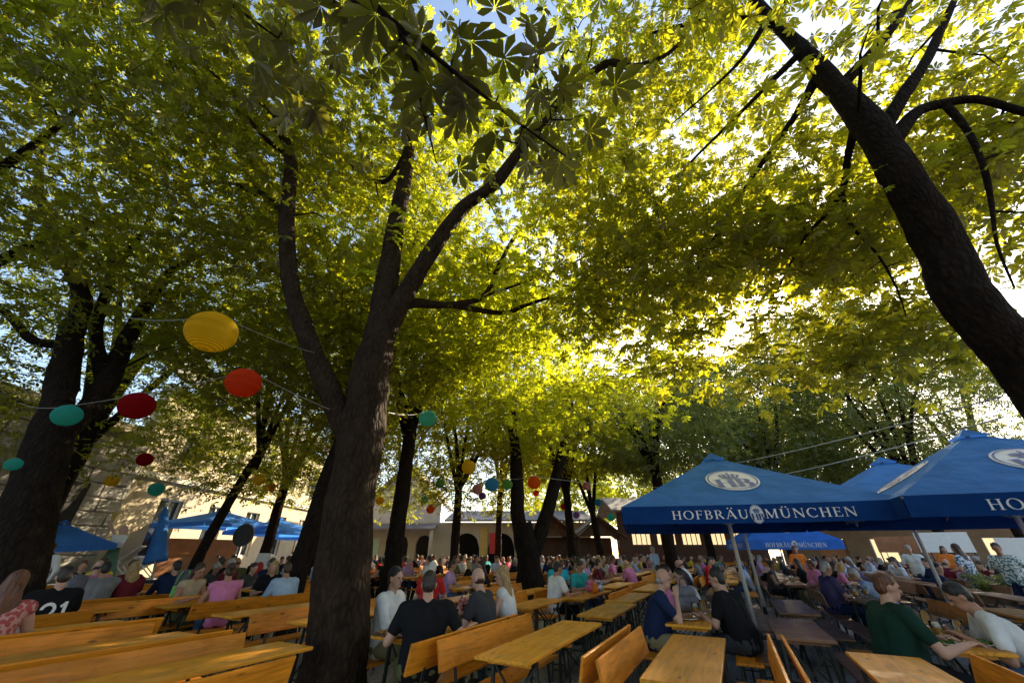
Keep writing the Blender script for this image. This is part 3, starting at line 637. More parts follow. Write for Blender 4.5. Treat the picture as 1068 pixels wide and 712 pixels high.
for sx in (-1, 1):
    a0 = (-5.3, 8.5); a1 = (-5.3+sx*3.6, 4.85)
    mb.add([(a0[0], -.5, a0[1]), (a1[0], -.5, a1[1]), (a1[0], 9, a1[1]), (a0[0], 9, a0[1]), (a0[0], -.5, a0[1]+.15), (a1[0], -.5, a1[1]+.15), (a1[0], 9, a1[1]+.15), (a0[0], 9, a0[1]+.15)], [(0, 1, 2, 3), (4, 7, 6, 5), (0, 4, 5, 1), (1, 5, 6, 2)])
mb.build('gable_roof', M['rooftile'], ar)
mb = MB(); mb.add([(-1.65, -.7, 3.72), (11, -.7, 3.72), (11, 5, 4.9), (-1.65, 5, 4.9), (-1.65, -.7, 3.87), (11, -.7, 3.87), (11, 5, 5.05), (-1.65, 5, 5.05)], [(3, 2, 1, 0), (4, 5, 6, 7), (0, 1, 5, 4), (0, 4, 7, 3)]); mb.build('roof', M['rooftile'], ar)
mb = MB(); mb.add([(-8.9, -1.6, 3.1), (-2.3, -1.6, 3.1), (-2.3, -.02, 3.5), (-8.9, -.02, 3.5), (-8.9, -1.6, 3.2), (-2.3, -1.6, 3.2), (-2.3, -.02, 3.6), (-8.9, -.02, 3.6)], [(3, 2, 1, 0), (4, 5, 6, 7), (0, 1, 5, 4), (0, 4, 7, 3), (1, 2, 6, 5)]); mb.build('canopy', M['rooftile'], ar)
for cx in (-8.6, -2.5): MB().tube([(cx, -1.4, 0), (cx, -1.4, 3.1)], [.16, .14], 10).build('column', M['plaster'], ar, True)
MB().box(-8.3, 10.5, 2.6, 2.8, 0, 3.6).build('back_wall', M['dark'], ar)  # coloured near black so that the arches read as shaded inside
for k, cx in enumerate((1.65, 4.55, 7.45)):
    MB().box(cx-.3, cx+.3, -.12, -.003, 0, 3.3).build('pillar', M['gold'] if k == 0 else M['plaster'], ar)
MB().box(1.95+.2, 1.95+.95, -.25, -.18, 1.4, 2.9).build('sign_board', M['red'], ar)
MB().box(-7.9, -7.0, -.06, .02, 1.0, 2.5).build('shutter', simple('sage_paint', (.42, .55, .40), .6, .1), ar)

# wooden huts
def hut(X, Y, wd, lab):
    h = thing('wooden_hut', lab, 'hut', (X, Y, 0), 0, 'wooden huts at the far end')
    mb = MB(); mb.box(-wd/2, wd/2, 0, 2.4, 0, 1.05); mb.box(-wd/2, -wd/2+.12, 0, .12, 1.05, 2.5); mb.box(wd/2-.12, wd/2, 0, .12, 1.05, 2.5); mb.box(-wd/2, wd/2, 2.3, 2.4, 1.05, 2.5)
    mb.build('wall', M['wood_dark'], h)
    mb = MB(); mb.box(-wd/2-.1, wd/2+.1, -.25, .1, 1.053, 1.12); mb.build('counter', M['wood'], h)
    mb = MB()
    for sx in (-1, 1):
        a0 = (0, 3.75); a1 = (sx*(wd/2+.45), 2.35)
        mb.add([(a0[0], -.7, a0[1]), (a1[0], -.7, a1[1]), (a1[0], 2.8, a1[1]), (a0[0], 2.8, a0[1]), (a0[0], -.7, a0[1]+.12), (a1[0], -.7, a1[1]+.12), (a1[0], 2.8, a1[1]+.12), (a0[0], 2.8, a0[1]+.12)], [(0, 1, 2, 3), (4, 7, 6, 5), (0, 4, 5, 1), (1, 5, 6, 2), (3, 2, 6, 7)])
    mb.build('roof', M['roof_wood'], h)
    MB().add([(-wd/2, -.05, 2.5), (wd/2, -.05, 2.5), (0, -.05, 3.7), (-wd/2, .05, 2.5), (wd/2, .05, 2.5), (0, .05, 3.7)], [(0, 1, 2), (5, 4, 3), (0, 3, 4, 1)]).build('gable', M['wood_dark'], h)
hut(2.9, 30, 2.9, 'wooden market hut right of the twin trunk, left of the other hut')
hut(6.3, 30.5, 2.9, 'wooden market hut with shingle gable next to the nearest parasol')
# dark timber pavilion with arched lit windows, seen under the parasol
pv = thing('timber_pavilion', 'dark red brown timber pavilion with arched lit windows seen under the parasol edge', 'building', (12.9, 30, 0))
H = [(-3.6+1.8*k, 1.45, 1.9, 3.5, True) for k in range(5)]
mb = MB(); rect_wall(mb, -5.2, 5.2, 0, 4.2, 0, .3, H); mb.build('wall', simple('red_brown_boards', (.085, .03, .016), .7, .3, 4, .3, 20, stretch=(6, 6, .6)), pv)
for h in H: hole_fill(pv, h, 0, .3, M['wood_dark'], lit, 3)
mb = MB(); roof_gable(mb, -5.2, 5.2, 0, 5, 4.05, 5.2); mb.build('roof', M['rooftile'], pv)
MB().box(-5.2, 5.2, -.9, -.02, .75, .9).build('counter', M['wood'], pv)
# long right hand service building behind the parasols
rb = thing('service_house', 'low ochre house with orange doors behind the crowd at far right', 'building', (27.5, 26.5, 0), R(-28))
H = [(-6, 1.6, 0, 2.3, False), (-3.2, 1.3, .9, 2.3, False), (-.6, 1.6, 0, 2.3, False), (2.2, 1.3, .9, 2.3, False), (5, 1.6, 0, 2.3, False)]
mb = MB(); rect_wall(mb, -9, 9, 0, 3.4, 0, .4, H); mb.build('wall', simple('ochre_wall', (.26, .16, .09), .85, .15, 2, .2, 25), rb)
for i, h in enumerate(H):
    if h[2] > 0: hole_fill(rb, h, 0, .4, M['frame_white'], lit, 1)
    else: MB().box(h[0]-.79, h[0]+.79, .15, .2, .0, 2.29).build('door', M['orange_board'], rb)
mb = MB(); roof_gable(mb, -9, 9, 0, 5, 3.3, 5.4); mb.build('roof', M['rooftile'], rb)

# ------------------------------------------------------------------ beer tables and benches (length along local y, seat side +x)
tmesh = {}
def table_proto(Ln, top):
    t = thing('beer_table', 'x', 'table')
    h = Ln/2
    MB().box(-.25, .25, -h, h, .742, .77, .006).build('tabletop', top, t)
    mb = MB()
    for y in (-h+.16, h-.16): mb.box(-.20, .20, y-.012, y+.012, .70, .741)
    for x in (-.10, .10): mb.box(x-.03, x+.03, -h+.18, h-.18, .722, .741)
    mb.box(-.225, .225, -.03, .03, .70, .7215)
    mb.build('apron', top, t)
    for sg in (-1, 1):
        y = sg*(h-.26); mb = MB()
        for x in (-1, 1): mb.bar((x*.20, y, .74), (x*.235, y+sg*.02, 0), .028, .028)
        mb.bar((-.2, y, .725), (.2, y, .725), .03, .03); mb.bar((-.225, y+sg*.015, .17), (.225, y+sg*.015, .17), .022, .022)
        mb.bar((-.205, y+.002, .70), (.22, y+sg*.014, .19), .016, .016); mb.bar((.205, y+.002, .70), (-.22, y+sg*.014, .19), .016, .016)
        mb.build('leg_frame', M['steel'], t)
        mb = MB(); mb.bar((0, y, .40), (0, sg*(h-.85), .735), .022, .014); mb.build('brace', M['steel'], t)
    return t
def bench_proto(Ln, back, wood):
    t = thing('beer_bench', 'x', 'bench'); h = Ln/2
    MB().box(-.135, .135, -h, h, .445, .472, .006).build('seat', wood, t)
    if back:
        o = MB().box(-.0125, .0125, -h, h, -.11, .11, .006).build('backrest', wood, t); o.location = (-.20, 0, .745); o.rotation_euler = (0, -R(12), 0)
    for sg in (-1, 1):
        y = sg*(h-.24); mb = MB()
        for x in (-1, 1): mb.bar((x*.10, y, .444), (x*.13, y+sg*.02, 0), .024, .024)
        mb.bar((-.1, y, .433), (.1, y, .433), .026, .022); mb.bar((-.122, y+sg*.014, .12), (.122, y+sg*.014, .12), .018, .018)
        mb.bar((0, y, .25), (0, sg*(h-.65), .44), .018, .012)
        if back: mb.bar((-.13, y, .30), (-.195, y, .70), .03, .012); mb.bar((-.195, y, .70), (-.222, y, .83), .03, .010)
        mb.build('leg_frame', M['steel'], t)
    return t
protos = {}
def place(kind, s0, s1, t, label, group, flip=0, wood=None, back=True, tilt=0.0, parts=True):
    Ln = round(s1-s0, 1); wk = wood or ('wood_top' if kind == 't' else 'wood')
    key = (kind, Ln, wk, back, parts)
    if key not in protos:
        o = table_proto(Ln, M[wk]) if kind == 't' else bench_proto(Ln, back, M[wk])
        if not parts:                      # far away: one mesh
            mb = MB(); mats = []; mi = []
            for ch in o.children:
                k0 = len(mb.f); mb.add([ch.matrix_basis @ v.co for v in ch.data.vertices], [tuple(p.vertices) for p in ch.data.polygons])
                m_ = ch.data.materials[0]
                if m_ not in mats: mats.append(m_)
                mi += [mats.index(m_)]*(len(mb.f)-k0)
            me = mb.mesh(o.name)
            for m_ in mats: me.materials.append(m_)
            me.polygons.foreach_set('material_index', mi)
            for ch in list(o.children): bpy.data.objects.remove(ch)
            nm = 'beer_table' if kind == 't' else 'beer_bench'; cat = o['category']; bpy.data.objects.remove(o); o = bpy.data.objects.new(nm, me); COL.objects.link(o); o['category'] = cat
        protos[key] = o
    else: o = copy_tree(protos[key])
    o.location = W((s0+s1)/2, t); o.rotation_euler = (0, 0, -RA+(PI if flip else 0)+tilt)
    tag(o, label, None, group)
    return o
GT, GB, GK = 'beer tables in the garden', 'beer benches with backrests', 'beer benches without backrests'
occ = []                       # (s0,s1,t) of tables already set out
def T(s0, s1, t, label, **k): occ.append((s0, s1, t)); return place('t', s0, s1, t, label, GT, **k)
def B(s0, s1, tb, face, label, **k):
    """bench whose backrest top is at tb and whose sitter faces +t (1) or -t (-1)"""
    return place('b', s0, s1, tb+face*.22, label, GB, flip=face < 0, **k)
def K(s0, s1, t, label, **k): return place('b', s0, s1, t, label, GK, back=False, **k)
# centre column, running away from the camera
T(3.36, 5.5, -1.87, 'long empty orange table at centre front, before the grey shirted man\'s bench')
T(6.02, 7.6, -1.87, 'short empty table directly behind the end of the long centre front table')
T(7.85, 9.6, -1.98, 'empty table third in the central row, sunlit pale top')
T(10.2, 12.3, -2.0, 'empty table fourth in the central row, left of the grey haired man\'s head')
B(3.35, 5.2, -2.46, 1, 'front bench of a back to back pair left of the long centre table')
B(3.1, 5.1, -2.57, -1, 'bench on which the black shirted man and grey shirted man sit', tilt=.01)
B(3.33, 4.95, -1.16, -1, 'empty bench right of the long centre table, back board nearest that table')
B(3.3, 4.9, -1.04, 1, 'empty bench with broad orange back board left of the glossy bare table')
K(5.95, 7.7, -2.45, 'backless bench left of the short second centre table'); K(5.95, 7.7, -1.30, 'backless bench right of the short second centre table')
K(7.9, 9.7, -1.42, 'backless bench right of the third centre table'); B(9.4, 11.2, -1.25, -1, 'small bench back seen left of the grey haired man in dark shirt')
T(3.6, 5.8, -3.27, 'table with beer mug and snacks between white shirted man and black shirted man')
K(3.4, 5.6, -3.85, 'bench under the white shirted man beside the big trunk')
T(6.3, 7.8, -3.2, 'empty table behind the blonde woman and grey shirted man')
B(6.2, 8.0, -3.85, 1, 'bench back left of the empty table behind the grey shirted man'); K(6.2, 7.6, -2.62, 'backless bench right of the empty table behind the grey shirted man')
T(7.9, 9.9, -2.88, 'table where the teal shirted woman and white shirted man sit with colourful bags')
K(7.8, 9.9, -3.38, 'bench under the teal shirted woman and white shirted man'); B(8.1, 10.0, -2.2, -1, 'bench across the table from the teal shirted woman')
T(10.6, 12.7, -2.95, 'empty table beyond the teal shirted woman'); B(10.6, 12.6, -3.65, 1, 'bench back behind the teal shirted woman'); B(10.4, 12.5, -2.35, -1, 'bench beside the empty table beyond the teal shirted woman')
T(8.1, 9.9, -4.2, 'empty table left behind the white shirted man with his back turned'); B(8.0, 9.9, -4.9, 1, 'bench back farther left of the white shirted man with his back turned'); B(8.0, 9.8, -3.66, -1, 'bench just behind the white shirted man with his back turned')
B(8.7, 10.6, -5.4, -1, 'bench back left of the second yellowish row beyond the blonde woman'); T(8.8, 10.9, -6.0, 'table beyond the red topped blonde person'); B(8.8, 10.8, -6.6, 1, 'bench back above the red topped blonde person')
T(6.2, 8.3, -4.75, 'table where the red topped blonde person sits'); B(6.1, 8.2, -4.15, -1, 'bench back between white shirted man and black shirted man'); K(6.2, 8.3, -5.35, 'bench of the red topped blonde person')
# columns to the right of centre
T(3.38, 5.14, -.52, 'glossy bare table at bottom right of centre, nearest the big dark shirted man')
K(3.5, 5.2, .05, 'brown bench right of the glossy bare table'); 
T(5.75, 7.6, -.68, 'table with glasses and a bag between grey haired man and big man in black')
K(5.6, 7.5, -1.12, 'bench under the grey haired man in dark shirt'); K(5.75, 7.6, -.12, 'bench under the big man in black')
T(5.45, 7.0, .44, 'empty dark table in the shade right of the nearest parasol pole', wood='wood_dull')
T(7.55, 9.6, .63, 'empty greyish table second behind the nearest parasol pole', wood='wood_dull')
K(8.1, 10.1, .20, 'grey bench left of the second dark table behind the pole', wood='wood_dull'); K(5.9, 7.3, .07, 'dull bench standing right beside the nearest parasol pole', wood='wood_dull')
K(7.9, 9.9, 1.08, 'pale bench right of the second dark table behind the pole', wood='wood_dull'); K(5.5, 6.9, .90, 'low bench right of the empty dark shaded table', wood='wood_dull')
B(3.25, 5.0, .11, -1, 'left one of two bench backs seen end on below the nearest pole'); B(3.3, 5.0, .22, 1, 'right one of two bench backs seen end on below the nearest pole')
T(3.1, 5.02, .91, 'bare table in front of the man in dark green, bottom right')
B(3.0, 4.85, 1.42, -1, 'bench with orange back board at the bottom right corner below the white polo man')
T(5.55, 7.5, 1.68, 'table of food and glasses between dark green man and white polo man')
K(5.1, 7.2, 1.14, 'bench under the man in dark green'); K(5.3, 7.4, 2.27, 'bench under the white polo man')
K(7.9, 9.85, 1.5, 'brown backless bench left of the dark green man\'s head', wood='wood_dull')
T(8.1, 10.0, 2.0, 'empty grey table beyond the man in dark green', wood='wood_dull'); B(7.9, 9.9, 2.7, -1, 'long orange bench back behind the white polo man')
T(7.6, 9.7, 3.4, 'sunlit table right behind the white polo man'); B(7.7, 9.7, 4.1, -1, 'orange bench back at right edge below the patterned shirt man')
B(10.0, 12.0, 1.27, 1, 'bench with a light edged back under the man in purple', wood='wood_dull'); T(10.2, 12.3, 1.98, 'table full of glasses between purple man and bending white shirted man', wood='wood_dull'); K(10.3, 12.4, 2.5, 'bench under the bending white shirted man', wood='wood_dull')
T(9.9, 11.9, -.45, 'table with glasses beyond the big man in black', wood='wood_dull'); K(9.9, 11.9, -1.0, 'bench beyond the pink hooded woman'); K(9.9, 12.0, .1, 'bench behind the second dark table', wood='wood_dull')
# columns to the left of the big trunk
T(.4, 3.0, -3.86, 'nearest long table at lower left, sun patches on its top, beside the big trunk')
B(.2, 2.4, -3.02, -1, 'dark orange bench back nearest the camera, bottom left by the trunk', tilt=.05)
B(.2, 2.77, -4.33, 1, 'long glowing orange bench back at lower left, front of a close pair'); B(.1, 2.83, -4.6, -1, 'long bench back right behind the glowing front pair, only its top edge visible')
T(.2, 2.85, -5.33, 'sunlit table between the two glowing bench backs at lower left')
B(.1, 2.66, -5.83, 1, 'brightest orange bench back at left edge below the red dressed woman')
T(.4, 2.86, -6.95, 'pale table right of the red dressed woman'); B(.5, 2.9, -6.15, -1, 'bench on which the red dressed woman sits')
B(2.0, 2.8, -7.7, -1, 'short bench back behind the black shirt numbered 21')
T(3.8, 6.0, -4.92, 'sun flecked table touching the big trunk on its left side'); B(3.53, 5.6, -5.47, 1, 'bench back right of the pink topped woman, close left of the big trunk')
T(3.7, 5.8, -6.4, 'table below the pink topped woman, bright sun patch on top'); B(3.75, 5.8, -7.33, -1, 'long bench back along which pink topped woman and light blue shirted man sit'); K(3.6, 5.7, -5.95, 'backless bench before the table below the pink topped woman'); K(3.75, 5.7, -6.95, 'backless bench behind the table below the pink topped woman')
T(3.8, 6.0, -8.3, 'table where the pink topped woman and bare shouldered woman meet'); K(3.9, 6.0, -8.85, 'bench under the bare shouldered brown haired woman')
B(2.6, 4.7, -8.6, 1, 'bench back with sunlit table left of the bare shouldered woman'); T(1.6, 3.4, -8.65, 'table in front of the black shirt numbered 21', parts=True)
B(3.2, 5.4, -9.4, -1, 'long bench back below the grey shirted broad man'); T(3.3, 5.5, -10.0, 'table before the grey shirted broad man'); K(3.3, 5.5, -10.6, 'bench under the grey shirted broad man')
K(6.3, 8.4, -6.7, 'bench left of the main trunk beyond the light blue shirted man')
# rest of the garden: regular columns, one mesh each because they are mostly hidden by people
seats = []
def zone(x):
    for lim, nm in ((70, 'by the far left trunk'), (150, 'before the stone house'), (215, 'below the deckchairs and folded blue parasol'), (300, 'below the bright blue far parasols'), (395, 'beside the big front trunk'),
                    (455, 'before the cream gable'), (520, 'before the cream arches'), (585, 'around the twin trunk'), (655, 'before the wooden huts'), (720, 'left under the nearest parasol'),
                    (790, 'beyond the nearest parasol pole'), (850, 'under the small far blue parasol'), (915, 'between the two big parasols'), (985, 'beyond the dark green man'), (2000, 'at the far right edge')):
        if x < lim: return nm
trunks = [(o.location.x, o.location.y) for o in COL.objects if o.get('category') == 'tree']
for ti in range(-20, 12):
    t = -1.95+1.62*ti
    for si in range(-1, 14):
        s = 3.6+2.55*si
        c = W(s+1.05, t)
        if c.y > 28.5-max(0, -c.x-6)*.6 or c.y < 5.5 or c.x < -13.0 or c.x > 21: continue
        if -11 > c.x-.6 and c.y > 10.5: continue
        px_, _ = pix((c.x, c.y, 1))
        if px_ < -120 or px_ > 1150: continue
        if any(s < b_+.4 and s+2.1 > a_-.4 and abs(t-tt) < 1.05 for a_, b_, tt in occ): continue
        if any((c.x-x)**2+(c.y-y)**2 < 1.25**2 for x, y in trunks): continue
        zn = zone(px_); far = c.y > 13
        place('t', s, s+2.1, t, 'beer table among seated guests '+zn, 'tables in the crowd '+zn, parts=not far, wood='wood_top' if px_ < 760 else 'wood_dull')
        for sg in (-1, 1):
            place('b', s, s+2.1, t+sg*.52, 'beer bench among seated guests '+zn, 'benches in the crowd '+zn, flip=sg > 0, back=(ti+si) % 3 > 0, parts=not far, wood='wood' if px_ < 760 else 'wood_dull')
            for q in (.3, .85, 1.35, 1.85):
                seats.append((s+q+rng.uniform(-.1, .1), t+sg*.56, -sg, px_, c.y))
for o in list(protos.values()):
    if o.get('label') is None: print('unlabelled proto', o.name)

# ------------------------------------------------------------------ lettering (serif capitals built from strokes)
def st_(p, q, w_):
    p = Vector(p); q = Vector(q); d = (q-p).normalized(); n_ = Vector((-d.y, d.x))*w_/2
    return [(p-n_)[:], (q-n_)[:], (q+n_)[:], (p+n_)[:]]
def arc_(cx, cy, ro, ri, a0, a1, n_=14):
    """ring sector with outer (rx,ry) and inner (rx,ry)"""
    o = []
    for i in range(n_):
        a, b_ = R(a0+(a1-a0)*i/n_), R(a0+(a1-a0)*(i+1)/n_)
        o.append([(cx+ro[0]*math.cos(a), cy+ro[1]*math.sin(a)), (cx+ro[0]*math.cos(b_), cy+ro[1]*math.sin(b_)), (cx+ri[0]*math.cos(b_), cy+ri[1]*math.sin(b_)), (cx+ri[0]*math.cos(a), cy+ri[1]*math.sin(a))])
    return o
TK, TN, SF = .135, .055, .045
def stem(x, w_=TK, ser=(1, 1)):
    o = [st_((x, 0), (x, 1), w_)]
    if ser[0]: o.append(st_((x-w_/2-.075, SF/2), (x+w_/2+.075, SF/2), SF))
    if ser[1]: o.append(st_((x-w_/2-.075, 1-SF/2), (x+w_/2+.075, 1-SF/2), SF))
    return o
def glyph(c):
    if c == 'H': return stem(.17)+stem(.68)+[st_((.2, .52), (.65, .52), TN)], .85
    if c == 'O': return arc_(.46, .5, (.44, .52), (.30, .465), 0, 360, 28), .92
    if c == 'F': return stem(.17)+[st_((.2, .975), (.58, .975), .05), st_((.2, .53), (.50, .53), TN), st_((.57, .82), (.57, 1), .05), st_((.50, .44), (.50, .62), .04)], .62
    if c == 'E': return stem(.17)+[st_((.2, .975), (.58, .975), .05), st_((.2, .53), (.50, .53), TN), st_((.2, .025), (.62, .025), .05), st_((.57, .82), (.57, 1), .05), st_((.50, .44), (.50, .62), .04), st_((.61, 0), (.61, .2), .05)], .68
    if c == 'B': return stem(.17)+[st_((.2, .975), (.36, .975), .05), st_((.2, .53), (.38, .53), .05), st_((.2, .025), (.38, .025), .05)]+arc_(.36, .765, (.24, .235), (.115, .185), -90, 90, 10)+arc_(.38, .28, (.28, .28), (.145, .23), -90, 90, 12), .70
    if c == 'R': return stem(.17)+[st_((.2, .975), (.36, .975), .05), st_((.2, .5), (.36, .5), .05)]+arc_(.36, .74, (.26, .26), (.13, .21), -90, 90, 12)+[st_((.38, .5), (.70, .02), .13), st_((.62, .022), (.80, .022), SF)], .80
    if c in 'AÄ':
        o = [st_((.09, .02), (.43, 1.0), TN), st_((.43, 1.0), (.77, .02), .135), st_((.22, .34), (.64, .34), TN), st_((0, SF/2), (.2, SF/2), SF), st_((.66, SF/2), (.9, SF/2), SF)]
        if c == 'Ä': o += arc_(.28, 1.2, (.075, .075), (0, 0), 0, 360, 10)+arc_(.58, 1.2, (.075, .075), (0, 0), 0, 360, 10)
        return o, .88
    if c in 'UÜ':
        o = [st_((.17, .32), (.17, 1), TK), st_((.70, .32), (.70, 1), TN), st_((.03, 1-SF/2), (.32, 1-SF/2), SF), st_((.58, 1-SF/2), (.82, 1-SF/2), SF)]+arc_(.42, .34, (.31, .36), (.19, .28), 180, 360, 14)
        if c == 'Ü': o += arc_(.30, 1.2, (.075, .075), (0, 0), 0, 360, 10)+arc_(.58, 1.2, (.075, .075), (0, 0), 0, 360, 10)
        return o, .86
    if c == 'M': return stem(.14, TN)+stem(.86)+[st_((.16, .98), (.50, .04), .13), st_((.50, .04), (.83, .98), TN)], 1.03
    if c == 'N': return stem(.14, TN)+stem(.76, TN, (0, 1))+[st_((.15, .98), (.76, .03), .14)], .90
    if c == 'C': return arc_(.46, .5, (.44, .52), (.30, .46), 48, 312, 22)+[st_((.75, .72), (.75, .95), .045), st_((.75, .06), (.75, .24), .04)], .84
    return [], .35
def word(txt, h=1.0, sp=.06):
    """polygons of a word with its left end at 0 and cap height h, and its width"""
    x = 0; o = []
    for c in txt:
        g_, a = glyph(c); o += [[((p[0]+x)*h, p[1]*h) for p in poly] for poly in g_]; x += a+sp
    return o, (x-sp)*h
def flat(name, polys, fn, mat, parent):
    """polygons placed by fn(u, v) -> point; strokes that cross are lifted a hair over one another"""
    mb = MB()
    for k, p in enumerate(polys): mb.add([fn(u, v, .0004*(k % 5)) for u, v in p], [tuple(range(len(p)))])
    return mb.build(name, mat, parent)
def oval(rx, ry, n_=36): return [(rx*math.cos(2*PI*i/n_), ry*math.sin(2*PI*i/n_)) for i in range(n_)]
def crown_polys(s, cy):
    o = [[(-.42*s, cy), (.42*s, cy), (.46*s, cy+.16*s), (-.46*s, cy+.16*s)]]
    for x, hh in ((-.40, .40), (-.21, .52), (0, .60), (.21, .52), (.40, .40)):
        o.append([((x*1.0-.07)*s, cy+.19*s), ((x*1.0+.07)*s, cy+.19*s), ((x*1.25+.075)*s, cy+hh*s), ((x*1.25-.075)*s, cy+hh*s)])
        o += [[((x*1.25)*s+.06*s*math.cos(2*PI*i/8), cy+(hh+.06)*s+.06*s*math.sin(2*PI*i/8)) for i in range(8)]]
    for sx in (-1, 1): o += [[(px_*sx, py_) for px_, py_ in p][::sx] for p in arc_(.30*s, cy+.36*s, (.24*s, .24*s), (.17*s, .17*s), 20, 160, 6)]
    o.append(st_((0, cy+.66*s), (0, cy+.86*s), .05*s)); o.append(st_((-.08*s, cy+.77*s), (.08*s, cy+.77*s), .05*s))
    return o
def emblem(root, fn, rx, ry, letters=True, base=None, inkm=None):
    inkm = inkm or M['blue_print']
    e = flat('emblem', [oval(rx, ry)], lambda u, v, k=0: fn(u, v, .006), base or M['white_print'], root)
    ring = arc_(0, 0, (rx*.93, ry*.93), (rx*.88, ry*.88), 0, 360, 36)
    s = ry*.66
    hb, wd = word('HB', ry*.72, .0)
    ps = ring+[[((u-wd/2)*1.15+q_*ry, v-ry*.66) for u, v in p] for q_ in (-.03, .03) for p in hb]+crown_polys(s, ry*.16)
    flat('monogram', ps, lambda u, v, k=0: fn(u, v, .016+k), inkm, e)

# ------------------------------------------------------------------ parasols
def parasol(label, X, Y, th, a, zb, hv, za, top, val, group, detail=True, name='parasol', prints=True, pole_r=.032):
    """square parasol; local front edge faces -y"""
    root = thing(name, label, 'parasol', (X, Y, 0), -th, group)
    ze = zb+hv
    apex = Vector((0, 0, za)); fl = .13
    cs = [Vector((-a, -a, ze)), Vector((a, -a, ze)), Vector((a, a, ze)), Vector((-a, a, ze))]
    tc_ = [apex+(c-apex)*.075 for c in cs]
    mb = MB(); N = 10
    for i in range(4):
        c0, c1, t0, t1 = cs[i], cs[(i+1) % 4], tc_[i], tc_[(i+1) % 4]; vs = []
        for j in range(N+1):
            for k in range(N+1):
                f = j/N; g_ = k/N; p = (c0.lerp(c1, g_)).lerp(t0.lerp(t1, g_), f)
                sag = math.sin(PI*f)*.014+.012*math.sin(PI*g_)*(1-f)     # cloth hangs between the ribs
                vs.append(p-Vector((0, 0, sag)))
        mb.add(vs, [(j*(N+1)+k, j*(N+1)+k+1, (j+1)*(N+1)+k+1, (j+1)*(N+1)+k) for j in range(N) for k in range(N)])
    can = mb.build('canopy', top, root); auto_smooth(can, 25)
    mb = MB(); mb.add([c+Vector((0, 0, .045)) for c in [apex+(c-apex)*.10 for c in cs]]+[apex+Vector((0, 0, .09))], [(0, 1, 4), (1, 2, 4), (2, 3, 4), (3, 0, 4)]); mb.build('vent_cap', top, root)
    mb = MB()
    for i in range(4):
        c0, c1 = cs[i], cs[(i+1) % 4]; vs = []; nn = Vector(((c1-c0).y, -(c1-c0).x, 0)).normalized()
        for k in range(21):
            g_ = k/20; p = c0.lerp(c1, g_); s_ = .012*math.sin(PI*g_)
            vs += [p-Vector((0, 0, s_))+nn*.004, p-Vector((0, 0, s_+hv*.5))+nn*(.012+.006*math.sin(k*1.7)), p-Vector((0, 0, s_+hv))+nn*(.008+.01*math.sin(k*1.3+i))]
        mb.add(vs, [(k*3+j, k*3+3+j, k*3+4+j, k*3+1+j) for k in range(20) for j in range(2)])
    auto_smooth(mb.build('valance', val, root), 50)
    mb = MB()
    for c in cs: mb.bar(apex-Vector((0, 0, .1)), c-Vector((0, 0, .03)), .025, .03)
    for i in range(4): mb.bar(apex-Vector((0, 0, .1)), cs[i].lerp(cs[(i+1) % 4], .5)-Vector((0, 0, .1)), .02, .025)
    hub = Vector((0, 0, zb+.05))
    for c in cs: mb.bar(hub, apex.lerp(c, .55)-Vector((0, 0, .06)), .02, .02)
    mb.build('ribs', M['pole'], root)
    MB().tube([(0, 0, .12), (0, 0, za)], pole_r, 12).build('pole', M['white_pole'], root, True)
    mb = MB(); mb.box(-.32, .32, -.32, .32, .003, .09, .01); mb.tube([(0, 0, .09), (0, 0, .42)], .045, 10); mb.build('base', M['steel'], root)
    if prints:
        for i in range(4):
            c0, c1 = cs[i], cs[(i+1) % 4]; mid = (c0+c1)/2; ex = (c1-c0).normalized(); nn = Vector((ex.y, -ex.x, 0))
            up = (apex-mid).normalized(); fnrm = ex.cross(up).normalized()
            if fnrm.dot(nn) < 0: fnrm = -fnrm
            Lf_ = (apex-mid).length
            def ff(u, v, k, o=mid+up*Lf_*.44, ex=ex, up=up, fn=fnrm, Lf_=Lf_, mid=mid):
                p = o+ex*u+up*v
                f = (p-mid).dot(up)/Lf_; g_ = .5+u/(2*a*(1-f*.925))
                return p-Vector((0, 0, math.sin(PI*f/.925)*.014+.012*math.sin(PI*max(0, min(1, g_)))*(1-f)))+fn*(k+.005)
            def fv(u, v, k, mid=mid, ex=ex, nn=nn):
                g_ = .5+u/(2*a); p = mid+ex*u; return Vector((p.x, p.y, zb+v-.012*math.sin(PI*g_)))+nn*(.026+k)
            if detail: emblem(root, ff, a*.215, a*.235)
            h = hv*.47; w1, l1_ = word('HOFBRÄU', h, .13); w2, l2_ = word('MÜNCHEN', h, .13)
            gap = hv*.42; wk = (.325*2*a-gap)/max(l1_, l2_)
            ps = [[((u-l1_)*wk-gap, v+hv*.24) for u, v in p] for p in w1]+[[(u*wk+gap, v+hv*.24) for u, v in p] for p in w2]
            flat('lettering', ps, lambda u, v, k: fv(u, v, k), M['white_print'], root)
            emblem(root, lambda u, v, k: fv(u, v+hv*.46, k), hv*.36, hv*.49)
    return root
GP = 'blue square parasols over the beer tables'
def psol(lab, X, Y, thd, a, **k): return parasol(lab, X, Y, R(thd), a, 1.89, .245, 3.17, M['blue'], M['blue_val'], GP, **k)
psol('nearest blue parasol showing its whole white lettered front edge, right of centre', 4.02, 7.63, 16, 1.86)
psol('blue parasol cut off by the right edge, its peak highest of all', 7.35, 5.95, 24, 1.86)
parasol('blue parasol hidden behind the other two big ones, only its peak showing', 8.1, 8.35, R(20), 1.86, 2.03, .24, 3.25, M['blue'], M['blue_val'], GP, prints=False)
parasol('small far blue parasol seen under the front edge of the nearest parasol', bx(815, 19), 19, R(14), 1.75, 1.62, .34, 3.1, M['blue_far'], M['blue_far'], GP)
